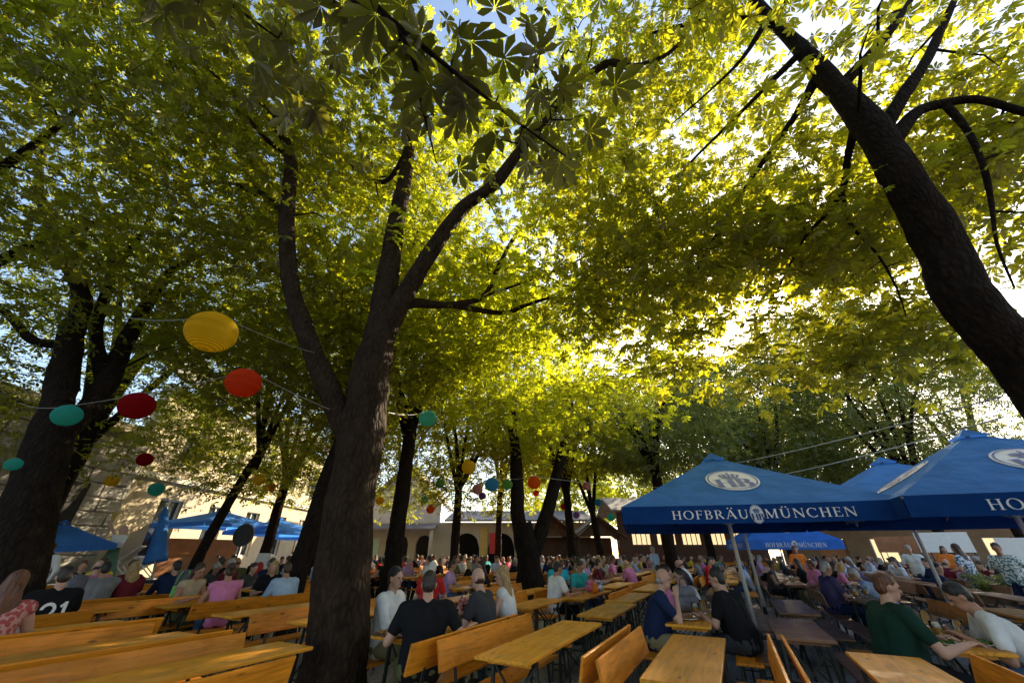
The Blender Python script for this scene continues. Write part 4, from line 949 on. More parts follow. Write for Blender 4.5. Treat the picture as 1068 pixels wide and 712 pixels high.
False and parasol('far blue parasol at the right under the hidden parasol edge', bx(948, 16), 16, R(20), 1.7, 1.72, .28, 3.1, M['blue'], M['blue_val'], GP)
parasol('blue parasol wholly behind the nearest one, only its pale pole showing', 5.85, 10.5, R(16), 1.7, 2.02, .22, 3.0, M['blue'], M['blue_val'], GP, prints=False)
GQ = 'bright blue parasols before the cream house'
def dpara(px_, py_, Y, a, lab, tilt=0):
    p = at(px_, py_, Y)
    r_ = parasol(lab, p.x, p.y, R(20), a, p.z-.75, .16, p.z, M['blue_far'], M['blue_far'], GQ, prints=False)
    r_.rotation_euler.x = tilt; return r_
dpara(73, 545, 12.5, 1.0, 'bright blue parasol with drooping canopy beside the far left trunk, left of the deckchairs', R(3))
dpara(232, 532, 19, 1.7, 'largest bright blue parasol right of the slender trunk')
dpara(207, 540, 23, 1.7, 'bright blue parasol just left behind the slender trunk')
dpara(292, 541, 21, 1.6, 'bright blue parasol right of the round dark board')
dpara(330, 548, 25, 1.6, 'farthest bright blue parasol showing right beside the thick dark trunk')
fp = at(176, 562, 14.5)
fo = thing('folded_parasol', 'folded deep blue parasol leaning beside the deckchairs', 'parasol', (fp.x, fp.y, TZ if fp.x < tx1 else 0), 0)
mb = MB(); mb.lathe([(.03, 2.35), (.10, 2.2), (.20, 1.4), (.30, .75), (.33, .6), (.05, .62)], 10); o = mb.build('canopy', M['blue'], fo, True); o.rotation_euler = (0, R(-14), 0)
o = MB().tube([(0, 0, .02), (0, 0, 2.5)], .025, 8).build('pole', M['white_pole'], fo, True); o.rotation_euler = (0, R(-14), 0)
MB().box(-.25, .25, -.25, .25, .002, .08, .01).build('base', M['steel'], fo)

# ------------------------------------------------------------------ paper lanterns and cables
def lantern_mesh():
    mb = MB(); prof = []
    for i in range(49):
        th = R(12)+(PI-R(24))*i/48; r_ = math.sin(th)*(1+.02*math.cos(i*PI)); prof.append((r_*.5, math.cos(th)*.46))
    mb.lathe(prof, 32); return mb.mesh('paper_lantern')
LM = lantern_mesh(); RM = MB().lathe([(.105, .445), (.112, .46), (.105, .47), (.098, .46), (.105, .445)], 16).mesh('ring')
LCOL = {'yellow': ((.85, .60, .04), (.95, .66, .03)), 'scarlet': ((.85, .12, .03), (.98, .13, .02)), 'dark red': ((.45, .015, .02), (.5, .01, .015)), 'teal': ((.09, .52, .46), (.10, .62, .52)), 'mint': ((.20, .70, .55), (.2, .75, .55)),
        'blue': ((.10, .42, .65), (.1, .45, .7)), 'pink': ((.75, .42, .42), (.8, .4, .4)), 'purple': ((.32, .20, .48), (.3, .18, .5)), 'green': ((.30, .55, .18), (.3, .6, .12)), 'orange': ((.85, .22, .03), (.95, .22, .02))}
LMAT = {k: sheet_mat('paper '+k, a, b_, .72, .05, ribs=True) for k, (a, b_) in LCOL.items()}
lan = {}
for i, (px_, py_, rpx, col, lab) in enumerate([
    (221, 346, 26, 'yellow', 'largest yellow paper lantern, highest on the left'), (254, 399, 18.5, 'scarlet', 'bright scarlet paper lantern below the big yellow one'), (143, 423, 17, 'dark red', 'dark red paper lantern left of the scarlet one'),
    (70, 433, 13, 'teal', 'teal paper lantern in the fork of the far left tree'), (14, 484, 7.5, 'teal', 'small teal lantern in front of the far left trunk at the edge'), (151, 479, 8, 'dark red', 'small dark red lantern before the cream house'),
    (117, 501, 7, 'yellow', 'small yellow lantern over the stone house corner'), (163, 510, 8, 'teal', 'small teal lantern above the folded parasol'), (270, 500, 7, 'yellow', 'small yellow lantern right of the slender trunk'), (283, 508, 5, 'scarlet', 'tiny red lantern just right of the small yellow one'),
    (446, 436, 10.5, 'mint', 'mint green lantern right of the big front trunk'), (489, 487, 8.5, 'yellow', 'yellow lantern above the pink and blue pair'), (498, 510, 6.5, 'pink', 'pale pink lantern left of the blue one'), (513, 505, 8.5, 'blue', 'sky blue lantern between pink and green ones'),
    (503, 517, 4.5, 'purple', 'small purple lantern under the pink one'), (529, 505, 6.5, 'green', 'green lantern touching the left twin trunk'), (557, 503, 8, 'orange', 'orange lantern between the twin trunks'), (559, 514, 4, 'orange', 'tiny orange lantern hanging under the orange one'),
    (417, 524, 6, 'dark red', 'small red lantern by the thin trunk right of the big trunk'), (449, 531, 5, 'orange', 'small orange lantern before the cream gable'), (459, 504, 5.5, 'green', 'small green lantern in leaves left of the yellow one'), (443, 521, 4.5, 'teal', 'tiny teal lantern against the bright gable'),
    (396, 522, 5, 'yellow', 'small yellow lantern almost touching the big front trunk'), (612, 507, 5, 'pink', 'pale pink lantern among branches over the huts'), (574, 522, 4.5, 'green', 'small dark green lantern low by the right twin trunk'), (588, 528, 4, 'dark red', 'tiny red lantern before the left hut roof'),
    (601, 537, 4, 'purple', 'tiny lilac lantern over the gap between the huts'), (624, 524, 4.5, 'blue', 'small blue lantern above the right hut'), (637, 539, 4.5, 'teal', 'small teal lantern low beside the nearest parasol edge'), (415, 529, 3.5, 'pink', 'tiny pink lantern below the small red one by the thin trunk')]):
    dm = .40 if rpx > 9 else .36
    v = 356-py_; Yd = F*CP-v*SP
    dep = F*dm/(2*rpx)*1.16
    if px_ < 80: dep = min(dep, 4.7*F/Yd); dm = 2*rpx*dep/(F*1.12)
    p = at(px_, py_, dep*Yd/F)
    tag(link('paper_lantern', LM if i == 0 else LM, None, None, True, p), lab, 'lantern', 'paper lanterns strung under the trees')
    o = COL.objects[-1] if False else bpy.context.scene.collection.objects[len(COL.objects)-1]
    o = [q for q in COL.objects if q.get('label') == lab][0]
    if not len(o.data.materials): o.data.materials.append(None)
    o.material_slots[0].link = 'OBJECT'; o.material_slots[0].material = LMAT[col]
    o.scale = (dm, dm, dm); o.rotation_euler = (R(rng.uniform(-6, 6)), R(rng.uniform(-6, 6)), rng.uniform(0, 6))
    link('ring', RM, M['wire'], o); lan[lab] = (p, dm)
def cable(name, label, pts, r_=.006, mat='wire', sag=.0, group=None):
    P = []
    for a_, b_ in zip(pts[:-1], pts[1:]):
        a_ = Vector(a_); b_ = Vector(b_)
        for k in range(10): f = k/10; P.append(a_.lerp(b_, f)-Vector((0, 0, sag*(a_-b_).length*4*f*(1-f))))
    P.append(Vector(pts[-1])); o = MB().tube(P, r_, 5).build(name, M[mat]); tag(o, label, 'cable', group); return o
def tops(*labs): return [lan[l_][0]+Vector((0, 0, lan[l_][1]*.47)) for l_ in labs]
ll = list(lan)
cable('lantern_cable', 'thin cable carrying the big yellow and scarlet lanterns on the left', [at(130, 330, 4.5)]+tops(ll[0])+[at(330, 368, 4.9)], .005, sag=.02)
cable('lantern_cable', 'thin cable of the dark red and teal lanterns running to the big front trunk', [at(20, 420, 6.2)]+tops(ll[3], ll[2], ll[1])+[at(352, 430, 4.9)], .005, sag=.02)
cable('lantern_cable', 'cable from the front trunk past the mint lantern to the twin trunk', [at(405, 430, 5.1)]+tops(ll[10], ll[11])+[at(540, 500, 14.2)], .006, sag=.02)
cable('lantern_cable', 'far cable with the pink, blue, green and orange lanterns', tops(ll[12], ll[13], ll[15], ll[16])+[at(690, 508, 16)], .008, sag=.01)
GC = 'pale cables above the parasols'
for (p1, p2, lab) in ((at(1046, 413, 4.2), at(690, 492, 17.2), 'upper pale cable from the slanting trunk down behind the nearest parasol peak'), (at(1046, 435, 4.2), at(735, 505, 15.0), 'lower pale cable from the slanting trunk passing between the parasol peaks')):
    cable('light_cable', lab, [p1, p2], .009, 'cream_wire', .015, GC)

# ------------------------------------------------------------------ deckchairs, boards and other things at the left
def deckchair(px_, Y, lab):
    p = at(px_, 577, Y); r_ = thing('deckchair', lab, 'deckchair', (p.x, Y, TZ+.003), R(-62), 'deckchairs on the terrace')
    mb = MB()
    for x in (-.29, .29): mb.bar((x, -.55, .02), (x, .45, 1.05), .045, .03); mb.bar((x*.92, .55, .02), (x*.92, -.25, .75), .045, .03)
    for y, z in ((-.55, .03), (.45, 1.05), (.55, .03)): mb.bar((-.29, y, z), (.29, y, z), .03, .04)
    mb.build('frame', M['frame_white'], r_)
    mb = MB(); vs = []
    for k in range(11):
        f = k/10; y = -.5+.94*f; z = .07+.97*f-.18*math.sin(PI*f); vs += [(-.26, y, z), (.26, y, z)]
    mb.add(vs, [(2*k, 2*k+1, 2*k+3, 2*k+2) for k in range(10)]); mb.add([Vector(v)+Vector((0, .006, -.006)) for v in vs], [(2*k, 2*k+2, 2*k+3, 2*k+1) for k in range(10)]); mb.build('fabric', M['canvas_beige'], r_)
deckchair(128, 14.3, 'white framed deckchair with grey mesh, right beside the green dress figure')
deckchair(152, 15.6, 'white framed deckchair with grey mesh, next to the folded blue parasol')
p = at(160, 570, 17.5)
o = MB().box(-1.5, 1.5, -.04, .04, 0, 1.35).build('wooden_board', M['orange_board'], loc=(-13.0, 17.8, TZ+.003)); tag(o, 'terracotta wooden board wall behind the deckchairs', 'board'); o.rotation_euler = (0, 0, R(70))
p = at(219, 585, 15); o = MB().box(-1.0, 1.0, -.03, .03, .003, 1.35, .01).build('wooden_screen', M['orange_board'], loc=(p.x, 15, 0)); tag(o, 'tan wooden screen standing behind the bare shouldered woman', 'screen')
p = at(255, 555, 16.5); o = thing('round_sign', 'dark round board on a post below the bright blue parasols', 'sign', (p.x, 16.5, 0))
MB().tube([(0, 0, .002), (0, 0, 1.7)], .03, 8).build('post', M['steel'], o)
mb = MB(); mb.tube([(0, -.03, 2.1), (0, .03, 2.1)], .40, 28); mb.build('disc', M['steel'], o)
p = at(269, 582, 14); o = thing('sandwich_board', 'white board with a red round emblem among the guests at left', 'sign', (p.x, 14, 0), R(-20)); b2 = MB().box(-.28, .28, -.02, .02, .003, 1.5, .01).build('board', M['frame_white'], o)
b2.rotation_euler = (R(-8), 0, 0); o2 = MB().tube([(0, -.03, 1.05), (0, -.022, 1.05)], .2, 20).build('emblem', M['red'], b2)
gr = at(84, 585, 13); o = thing('glass_door', 'green framed glass door standing beside the far left blue parasol', 'cabinet', (-14.45, 12.3, TZ), R(75))  # a single free-standing glass door, one frame and one pane
mb = MB()
for x in (-.4, .4): mb.box(x-.05, x+.05, -.03, .03, .004, 2.3)
for z in (.05, 1.0, 2.25): mb.box(-.35, .35, -.028, .028, z-.045, z+.045)
mb.build('frame', M['frame_green'], o); MB().box(-.35, .35, -.008, .008, .1, 2.2).build('pane', simple('pale_pane', (.25, .32, .28), .15, .2), o)

# ------------------------------------------------------------------ people
jobs = []                                    # (mesh builder, voxel size, key) worked off in one depsgraph pass
def ik(S, H, l1, l2, pole):
    S = Vector(S); H = Vector(H); d = H-S; L_ = min(d.length, (l1+l2)*.995); d.normalize(); H = S+d*L_
    a = (l1*l1-l2*l2+L_*L_)/(2*L_); h = math.sqrt(max(1e-6, l1*l1-a*a)); p = Vector(pole); p = (p-d*p.dot(d)).normalized()
    return S+d*a+p*h, H
def build_person(key, seated=True, lean=10, side=0, yaw=0, pitch=8, hl=(-.16, .40, .82), hr=(.16, .40, .82), sleeve='short', legs='long', hair='short', bw=1.0, vx=.016, feet=True, twist=0):
    up = Vector((math.sin(R(side)), math.sin(R(lean)), math.cos(R(lean)))).normalized()
    P = Vector((0, 0, .577 if seated else .93)); fw = Vector((0, up.z, -up.y)); rt = Vector((1, 0, 0)); q = Quaternion((0, 0, 1), R(twist)); rts = q @ rt
    ch = P+up*.36; nb = P+up*.515; SL = P+up*.455-rts*(.185*bw); SR = P+up*.455+rts*(.185*bw)
    hm = Matrix.Rotation(R(yaw), 3, 'Z') @ Matrix.Rotation(R(-pitch-lean*.35), 3, 'X')
    hc = nb+up*.095+Vector((0, .024, .050)); k_ = .93
    def hp(x, y, z): return hc+hm @ Vector((x*k_, y*k_, z*k_))
    hr3 = hm
    body = MB(); shirt = MB(); tro = MB(); hr_ = MB()
    def torso(m, e, lo=0.0):
        for sx in (-1, 1):
            m.cap(P+rt*sx*.07*bw+up*lo, .108*bw+e, P+up*.20+rt*sx*.065*bw, .100*bw+e); m.cap(P+up*.20+rt*sx*.065*bw, .100*bw+e, ch+rts*sx*.085*bw, .105*bw+e)
            m.cap(ch+rts*sx*.085*bw, .10*bw+e, (SL if sx < 0 else SR)*.85+nb*.15, .062+e)
        m.cap(SL, .062+e, SR, .062+e)
        m.cap(P+up*.02+Vector((0, -.010, 0)), .116*bw+e, P+up*.33+Vector((0, -.010, 0)), .114*bw+e); m.cap(P+up*.33, .108*bw+e, nb-up*.11, .080*bw+e)
        if bw > 1.08: m.ell(P+up*.17+Vector((0, .06, 0)), (.15*bw+e, .12*bw+e, .15+e))
    torso(body, 0); torso(shirt, .013, .0)
    for sx in (-1, 1): shirt.cap(nb-up*.03+rts*sx*.03, .062, (SL if sx < 0 else SR), .066)
    body.cap(nb-up*.04, .062, hp(0, -.02, -.06), .052); 
    body.ell(hp(0, -.005, .02), (.076*k_, .096*k_, .112*k_), 14, 10, hr3); body.ell(hp(0, .022, -.06), (.056*k_, .072*k_, .068*k_), 12, 8, hr3)
    body.cap(hp(0, .088, .008), .010, hp(0, .108, -.022), .014, 8); body.cap(hp(-.03, .085, .028), .012, hp(.03, .085, .028), .012, 6)
    for sx in (-1, 1): body.ell(hp(sx*.079, -.008, -.006), (.012, .02, .03), 8, 6, hr3)
    body.ell(hp(0, .08, -.055), (.024, .014, .012), 8, 6, hr3)
    # arms
    for sx, S, H in ((-1, SL, hl), (1, SR, hr)):
        E_, Hn = ik(S, H, .29, .255, Vector((sx*.55, -.35, -.8)))
        body.cap(S, .055, E_, .042); body.cap(E_, .043, Hn, .028)
        if sleeve == 'long': shirt.cap(S, .070, E_, .058); shirt.cap(E_, .056, E_.lerp(Hn, .88), .042)
        elif sleeve == 'short': shirt.cap(S, .072, S.lerp(E_, .62), .064)
        d = (Hn-E_).normalized(); upv = Vector((0, 0, 1)); sd_ = d.cross(upv).normalized(); nn = sd_.cross(d).normalized()
        pc = Hn+d*.05
        rot = Matrix((sd_, d, nn)).transposed(); body.ell(pc, (.040, .056, .018), 10, 8, rot)
        if vx < .012:
            for j, (o_, l_) in enumerate(((-.031, .062), (-.0105, .076), (.0105, .080), (.031, .070))):
                b0_ = pc+sd_*o_*sx+d*.040; m1 = b0_+(d*.92-nn*.38).normalized()*l_*.5; m2 = m1+(d*.72-nn*.70).normalized()*l_*.5
                body.cap(b0_, .0095, m1, .0088, 8); body.cap(m1, .0088, m2, .0078, 8)
            t0 = pc-d*.022-sd_*sx*(-.034)*-1; t0 = pc-d*.018+sd_*.030*-sx; t1 = t0+(d*.6-sd_*sx*.75-nn*.2).normalized()*.040; t2 = t1+(d*.85-sd_*sx*.35-nn*.35).normalized()*.032
            body.cap(t0, .013, t1, .011, 8); body.cap(t1, .011, t2, .009, 8)
    # legs
    for sx in (-1, 1):
        hip = P+rt*sx*.09*bw
        if seated: kn = Vector((sx*.13, .44, .535)); an = Vector((sx*.13, .36+.05*sx, .085)); 
        else: kn = Vector((sx*.10, .03, .50)); an = Vector((sx*.11, -.02+.04*sx, .085))
        tt = an+Vector((sx*.02, .17, -.045))
        body.cap(hip, .085*bw, kn, .058); body.cap(kn, .056, an, .036); body.cap(an-Vector((0, .03, .04)), .036, tt, .030)
        tro.cap(hip, .098*bw, kn, .074)
        if legs == 'long': tro.cap(kn, .074, an+Vector((0, 0, .02)), .055)
    tro.cap(P-rt*.07*bw, .118*bw, P+rt*.07*bw, .118*bw); tro.cap(P-rt*.065*bw+up*.08, .112*bw, P+rt*.065*bw+up*.08, .112*bw)
    if legs == 'skirt': tro.cap(P+Vector((0, .05, -.02)), .15, Vector((0, .40 if seated else .05, .52)), .17)
    # hair
    if hair != 'bald':
        hr_.ell(hp(0, -.020, .048), (.085*k_, .100*k_, .098*k_), 14, 10, hr3); hr_.ell(hp(0, -.052, -.005), (.078*k_, .062*k_, .085*k_), 12, 8, hr3)
    else: hr_.ell(hp(0, -.024, -.022), (.081*k_, .082*k_, .052*k_), 14, 8, hr3)
    if hair == 'long':
        for j_ in range(-3, 4):
            a_ = hp(j_*.023, -.075+.006*abs(j_), -.03); m_ = nb+Vector((j_*.030, -.082+.010*abs(j_), -.02)); e_ = nb+Vector((j_*.036+.008*math.sin(j_*5), -.105+.012*abs(j_)+.012*math.sin(j_*3), -.21+.022*math.sin(j_*2.3)))
            hr_.cap(a_, .030, m_, .030, 8); hr_.cap(m_, .030, e_, .016, 8)
        for sx in (-1, 1): hr_.cap(hp(sx*.068, -.02, .02), .030, hp(sx*.074, -.03, -.12), .024); hr_.cap(hp(sx*.074, -.03, -.12), .024, nb+Vector((sx*.10, -.04, -.08)), .016)
    if hair == 'bun': hr_.ell(hp(0, -.125, .055), (.045, .045, .045))
    vh = max(.010, vx)
    jobs.append((body, vx, (key, 'body'), 3)); jobs.append((shirt, max(.012, vx), (key, 'shirt'), 9 if vx < .012 else 5)); jobs.append((tro, max(.013, vx), (key, 'trousers'), 4)); jobs.append((hr_, vh, (key, 'hair'), 1))
    if vx < .012:
        e = MB(); 
        for sx in (-1, 1): e.ell(hp(sx*.032, .088, .008), (.013, .008, .008), 8, 6, hr3)
        pm[(key, 'eyes')] = e.mesh('eyes'); l_ = MB(); l_.ell(hp(0, .093, -.056), (.022, .006, .007), 10, 6, hr3); pm[(key, 'mouth')] = l_.mesh('mouth')
        sh_ = MB()
        for sx in (-1, 1):
            an = Vector((sx*.13, .36+.05*sx, .085)) if seated else Vector((sx*.11, -.02+.04*sx, .085))
            sh_.cap(an-Vector((0, .035, .036)), .048, an+Vector((sx*.02, .18, -.045)), .039)
        jobs.append((sh_, .012, (key, 'shoes'), 2))
    anch[key] = dict(head=hc.copy(), hm=hm, nb=nb, P=P, up=up)
pm = {}; anch = {}
def run_jobs():
    tmp = []
    for mb, vx, key, it in jobs:
        me = mb.mesh(key[1]); o = bpy.data.objects.new('tmp', me); COL.objects.link(o)
        m = o.modifiers.new('r', 'REMESH'); m.mode = 'VOXEL'; m.voxel_size = vx; m.use_smooth_shade = True
        s_ = o.modifiers.new('s', 'SMOOTH'); s_.factor = .5; s_.iterations = it; tmp.append((o, key))
    dg = bpy.context.evaluated_depsgraph_get()
    for o, key in tmp:
        pm[key] = bpy.data.meshes.new_from_object(o.evaluated_get(dg)); pm[key].name = key[1]
    for o, key in tmp:
        me = o.data; bpy.data.objects.remove(o); bpy.data.meshes.remove(me)
    jobs.clear()
def cloth(name, c, var=.18, sc=5): return simple('cloth_'+name, c, .9, var, sc, .55, 15, spec=.12)
CL = {'black': (.012, .012, .014), 'dark grey': (.05, .05, .055), 'navy': (.015, .025, .07), 'white': (.72, .72, .72), 'grey': (.22, .22, .23), 'light blue': (.38, .50, .66), 'blue': (.05, .14, .38), 'red': (.50, .03, .03), 'pink': (.62, .20, .36),
      'lilac': (.45, .28, .48), 'olive': (.12, .12, .05), 'teal': (.03, .34, .38), 'turquoise': (.04, .45, .60), 'beige': (.48, .38, .26), 'maroon': (.16, .02, .03), 'purple': (.09, .07, .17), 'dark green': (.012, .04, .028), 'yellow': (.65, .50, .05), 'orange': (.75, .20, .03), 'khaki': (.24, .20, .10), 'denim': (.06, .10, .18)}
CM = {k: cloth(k, v) for k, v in CL.items()}
def pattern(name, a, b_, sc=22, kind='voronoi'):
    m = bpy.data.materials.new(name); n, out = nt(m); L = n.links.new; b = n.nodes.new('ShaderNodeBsdfPrincipled'); L(b.outputs[0], out.inputs[0]); b.inputs['Roughness'].default_value = .85
    tc = n.nodes.new('ShaderNodeTexCoord')
    t = n.nodes.new('ShaderNodeTexVoronoi' if kind == 'voronoi' else 'ShaderNodeTexChecker'); t.inputs['Scale'].default_value = sc; L(tc.outputs['Object'], t.inputs['Vector'])
    if kind == 'voronoi': r = ramp(n, [(.35, a), (.55, b_)]); L(t.outputs['Distance'], r.inputs[0]); r.color_ramp.interpolation = 'CONSTANT'; L(r.outputs[0], b.inputs['Base Color'])
    else: t.inputs['Color1'].default_value = (*a, 1); t.inputs['Color2'].default_value = (*b_, 1); L(t.outputs['Color'], b.inputs['Base Color'])
    return m
CM['patterned blue and white'] = pattern('pattern_blue', (.65, .68, .72), (.06, .10, .2), 24); CM['patterned green and white'] = pattern('pattern_green', (.7, .72, .68), (.08, .2, .22), 26)
CM['pink checked'] = pattern('check_pink', (.5, .12, .2), (.12, .03, .07), 26, 'c'); CM['striped white'] = pattern('stripe_white', (.7, .7, .68), (.25, .25, .27), 30, 'c'); CM['patterned red'] = pattern('pattern_red', (.42, .07, .07), (.55, .30, .26), 26)
SK = [simple('skin_%d' % i, c, .55, .12, 9, .08, 120, spec=.35) for i, c in enumerate([(.52, .29, .20), (.42, .21, .13), (.58, .34, .25), (.30, .15, .09)])]
HC = {'brown': (.055, .028, .014), 'black': (.012, .010, .009), 'blond': (.40, .26, .10), 'grey': (.32, .31, .30), 'dark brown': (.028, .016, .010), 'auburn': (.13, .045, .018)}
HM = {k: simple('hair_'+k, v, .45, .55, 40, 1.0, 60, stretch=(1, 1, .12)) for k, v in HC.items()}
HM['white'] = simple('hair_white', (.62, .60, .56), .5, .15, 18, .4, 90)
def part(me, m, parent, name):
    if not len(me.materials): me.materials.append(None)
    o = bpy.data.objects.new(name, me); COL.objects.link(o); o.parent = parent
    o.material_slots[0].link = 'OBJECT'; o.material_slots[0].material = m; return o
def person(key, x, y, rz, label, top, bottom, hair, skin=0, group=None, sc=1.0, shoes=True, z=0):
    b = part(pm[(key, 'body')], SK[skin], None, 'person'); b.location = (x, y, z); b.rotation_euler = (0, 0, rz); b.scale = (sc, sc, sc); tag(b, label, 'person', group)
    part(pm[(key, 'shirt')], CM[top], b, 'shirt'); part(pm[(key, 'trousers')], CM[bottom], b, 'trousers'); part(pm[(key, 'hair')], HM[hair], b, 'hair')
    for k, m in (('eyes', M['eye']), ('mouth', M['lip']), ('shoes', M['shoe'])):
        if (key, k) in pm: part(pm[(key, k)], m, b, k)
    return b
# crowd bodies
CK = {}
for key, kw in {'a': dict(lean=12, yaw=10), 'b': dict(lean=8, hair='long', yaw=-15), 'c': dict(lean=5, hr=(.10, .30, 1.10), pitch=0), 'd': dict(lean=14, hair='long', yaw=30, bw=.93), 'e': dict(lean=-2, hl=(-.10, .30, .70), hr=(.10, .30, .70), yaw=-30, bw=1.1),
                'f': dict(lean=16, hair='bun', bw=.92, sleeve='none'), 'g': dict(lean=18, bw=1.15, hair='bald', sleeve='short'), 'h': dict(lean=6, sleeve='long', yaw=25)}.items():
    build_person(key, vx=.02, **kw)
build_person('st1', seated=False, lean=3, hl=(-.22, .12, 1.0), hr=(.2, .28, 1.12), vx=.018, yaw=20)
build_person('st2', seated=False, lean=4, hair='long', hl=(-.2, .25, 1.1), hr=(.2, .3, 1.15), vx=.018, bw=.92)
build_person('st3', seated=False, lean=3, hl=(-.24, .03, .9), hr=(.24, .03, .9), sleeve='long', vx=.018)
# figures near the camera
N_ = .0085
near = {
 'blackman': dict(lean=14, side=4, yaw=-12, pitch=4, hl=(-.20, .34, .83), hr=(.52, .18, .84), bw=1.16, vx=N_, twist=-6),
 'whiteman': dict(lean=4, yaw=-12, pitch=2, hl=(-.16, .36, .82), hr=(.12, .38, .82), sleeve='long', legs='short', bw=1.02, vx=N_),
 'greyman': dict(lean=14, yaw=-4, pitch=2, hl=(-.17, .42, .82), hr=(.17, .42, .82), hair='bald', bw=1.08, vx=N_),
 'blondewoman': dict(lean=10, yaw=10, hair='long', sleeve='none', bw=.92, vx=N_),
 'redblonde': dict(lean=10, bw=1.0, vx=.012), 'whitetee': dict(lean=12, bw=1.05, vx=.0115, hr=(.30, .40, .82)), 'teal': dict(lean=12, pitch=22, bw=.95, vx=.0115),
 'darkgrey': dict(lean=18, pitch=0, yaw=-8, hl=(-.15, .44, .82), hr=(.10, .34, 1.02), hair='bald', legs='short', bw=1.15, vx=N_),
 'pinkwoman': dict(lean=10, hair='bun', bw=.95, vx=.0115), 'bigman': dict(lean=16, pitch=4, yaw=6, bw=1.24, vx=N_),
 'green': dict(lean=14, yaw=-6, pitch=6, hr=(.26, .44, .82), hl=(-.1, .44, .82), bw=1.26, hair='short', vx=N_), 'polo': dict(lean=34, pitch=16, yaw=6, hl=(-.20, .48, .82), hr=(.18, .50, .82), bw=1.08, vx=N_),
 'purple': dict(lean=10, bw=1.1, vx=.0115), 'bending': dict(lean=38, bw=1.2, vx=.0115, hl=(-.14, .55, .82), hr=(.14, .55, .82)),
 'redwoman': dict(lean=8, hair='long', yaw=-15, sleeve='none', legs='skirt', bw=.95, vx=N_), 'no21': dict(lean=12, bw=1.08, vx=.0115),
 'pink': dict(lean=10, hair='bun', sleeve='none', bw=.95, vx=.0115), 'tan': dict(lean=14, hair='long', sleeve='none', bw=.92, pitch=14, vx=.0115), 'ltblue': dict(lean=14, sleeve='long', bw=1.08, vx=.0115, pitch=12), 'greytee': dict(lean=8, bw=1.28, vx=.0115),
}
for k, kw in near.items(): build_person(k, **kw)
run_jobs()
TP, TN_, FD = -RA-PI/2, -RA+PI/2, -RA            # facing +t, facing -t, facing along the rows
def near_p(key, s, t, rz, label, top, bottom, hair, skin=0, **k):
    p = W(s, t); return person(key, p.x, p.y, rz, label, top, bottom, hair, skin, **k)
near_p('blackman', 3.62, -2.86, TN_-.75, 'man in black t-shirt seen from behind beside the big trunk, forearm on the table', 'black', 'olive', 'dark brown', 0)
near_p('whiteman', 4.15, -3.86, TP+.2, 'dark haired man in white long sleeved shirt next to the big trunk', 'white', 'khaki', 'black', 0)
near_p('greyman', 4.85, -2.84, TN_+.12, 'balding man in charcoal t-shirt leaning forearms on the table, facing left', 'dark grey', 'dark grey', 'brown', 2)
near_p('blondewoman', 5.42, -2.84, TN_+.2, 'long haired blonde woman in white top right behind the charcoal shirted man', 'white', 'denim', 'blond', 2)
near_p('redblonde', 6.75, -5.3, TP+1.9, 'white blonde person in red top seated beyond the white shirted man', 'red', 'denim', 'white', 2)
near_p('whitetee', 8.25, -3.38, TP+.9, 'man in white t-shirt seen from behind at the table with colourful bags', 'white', 'black', 'black', 1)
near_p('teal', 9.75, -3.38, TP-.5, 'short haired woman in teal shirt looking down at colourful bags', 'teal', 'denim', 'dark brown', 1)
near_p('darkgrey', 6.05, -1.12, TP+.1, 'grey bearded bald man in dark navy shirt and khaki shorts on a bench end', 'navy', 'khaki', 'grey', 0)
near_p('pinkwoman', 7.1, -1.14, TP+.2, 'woman in pink top with striped shawl beyond the bald man in navy', 'pink', 'striped white', 'dark brown', 0)
near_p('bigman', 6.3, -.10, TN_-.35, 'broad man in black shirt seen from behind beside the nearest parasol pole', 'black', 'dark grey', 'black', 0)
near_p('bigman', 7.9, -.75, TN_+.6, 'man in white t-shirt facing left at the end of the table beyond the broad man', 'white', 'denim', 'dark brown', 0, sc=.96)
near_p('green', 5.55, 1.10, TP+.25, 'heavy man in dark green t-shirt seen from behind at bottom right', 'dark green', 'black', 'auburn', 0)
near_p('polo', 5.95, 2.24, TN_-.1, 'dark haired man in white polo shirt bending over the table at right edge', 'white', 'denim', 'black', 1)
near_p('purple', 10.8, 1.48, TP+.3, 'man in purple grey shirt and white cap on a bench with light edged back', 'purple', 'navy', 'white', 0)
near_p('bending', 11.3, 2.5, TN_-.2, 'broad man in pale blue white t-shirt bending over a table under the parasol', 'light blue', 'dark grey', 'white', 0)
near_p('redwoman', 1.60, -6.40, TN_-.35, 'woman with long auburn hair in red patterned dress at the left edge', 'patterned red', 'patterned red', 'auburn', 0)
b21 = near_p('no21', 2.45, -8.0, TN_-.1, 'person in black shirt with white number 21 on the back', 'black', 'denim', 'dark brown', 0)
near_p('pink', 4.35, -7.62, TN_-.3, 'brown haired woman in bright pink sleeveless top with her back turned', 'pink', 'denim', 'brown', 1)
near_p('tan', 4.35, -8.85, TP+.2, 'bare shouldered woman with long brown hair bent over the table', 'beige', 'olive', 'brown', 1)
near_p('ltblue', 5.45, -7.62, TN_-.1, 'man in light blue long sleeved shirt turned left beside the thick dark trunk', 'light blue', 'beige', 'brown', 1)
near_p('greytee', 3.75, -10.6, TN_-.1, 'broad man in grey t-shirt seen from behind below the deckchairs', 'grey', 'denim', 'black', 1)
near_p('b', 5.9, -8.85, TN_+2.6, 'blonde long haired woman in black seated right of the light blue shirted man', 'black', 'black', 'blond', 0)
near_p('h', 4.9, -10.6, TN_-.2, 'person in navy long sleeved top between the pink woman and blue shirted man', 'navy', 'black', 'black', 0)
near_p('b', 4.2, -10.6, TN_, 'blond woman in maroon top next to the broad grey shirted man', 'maroon', 'denim', 'blond', 0)
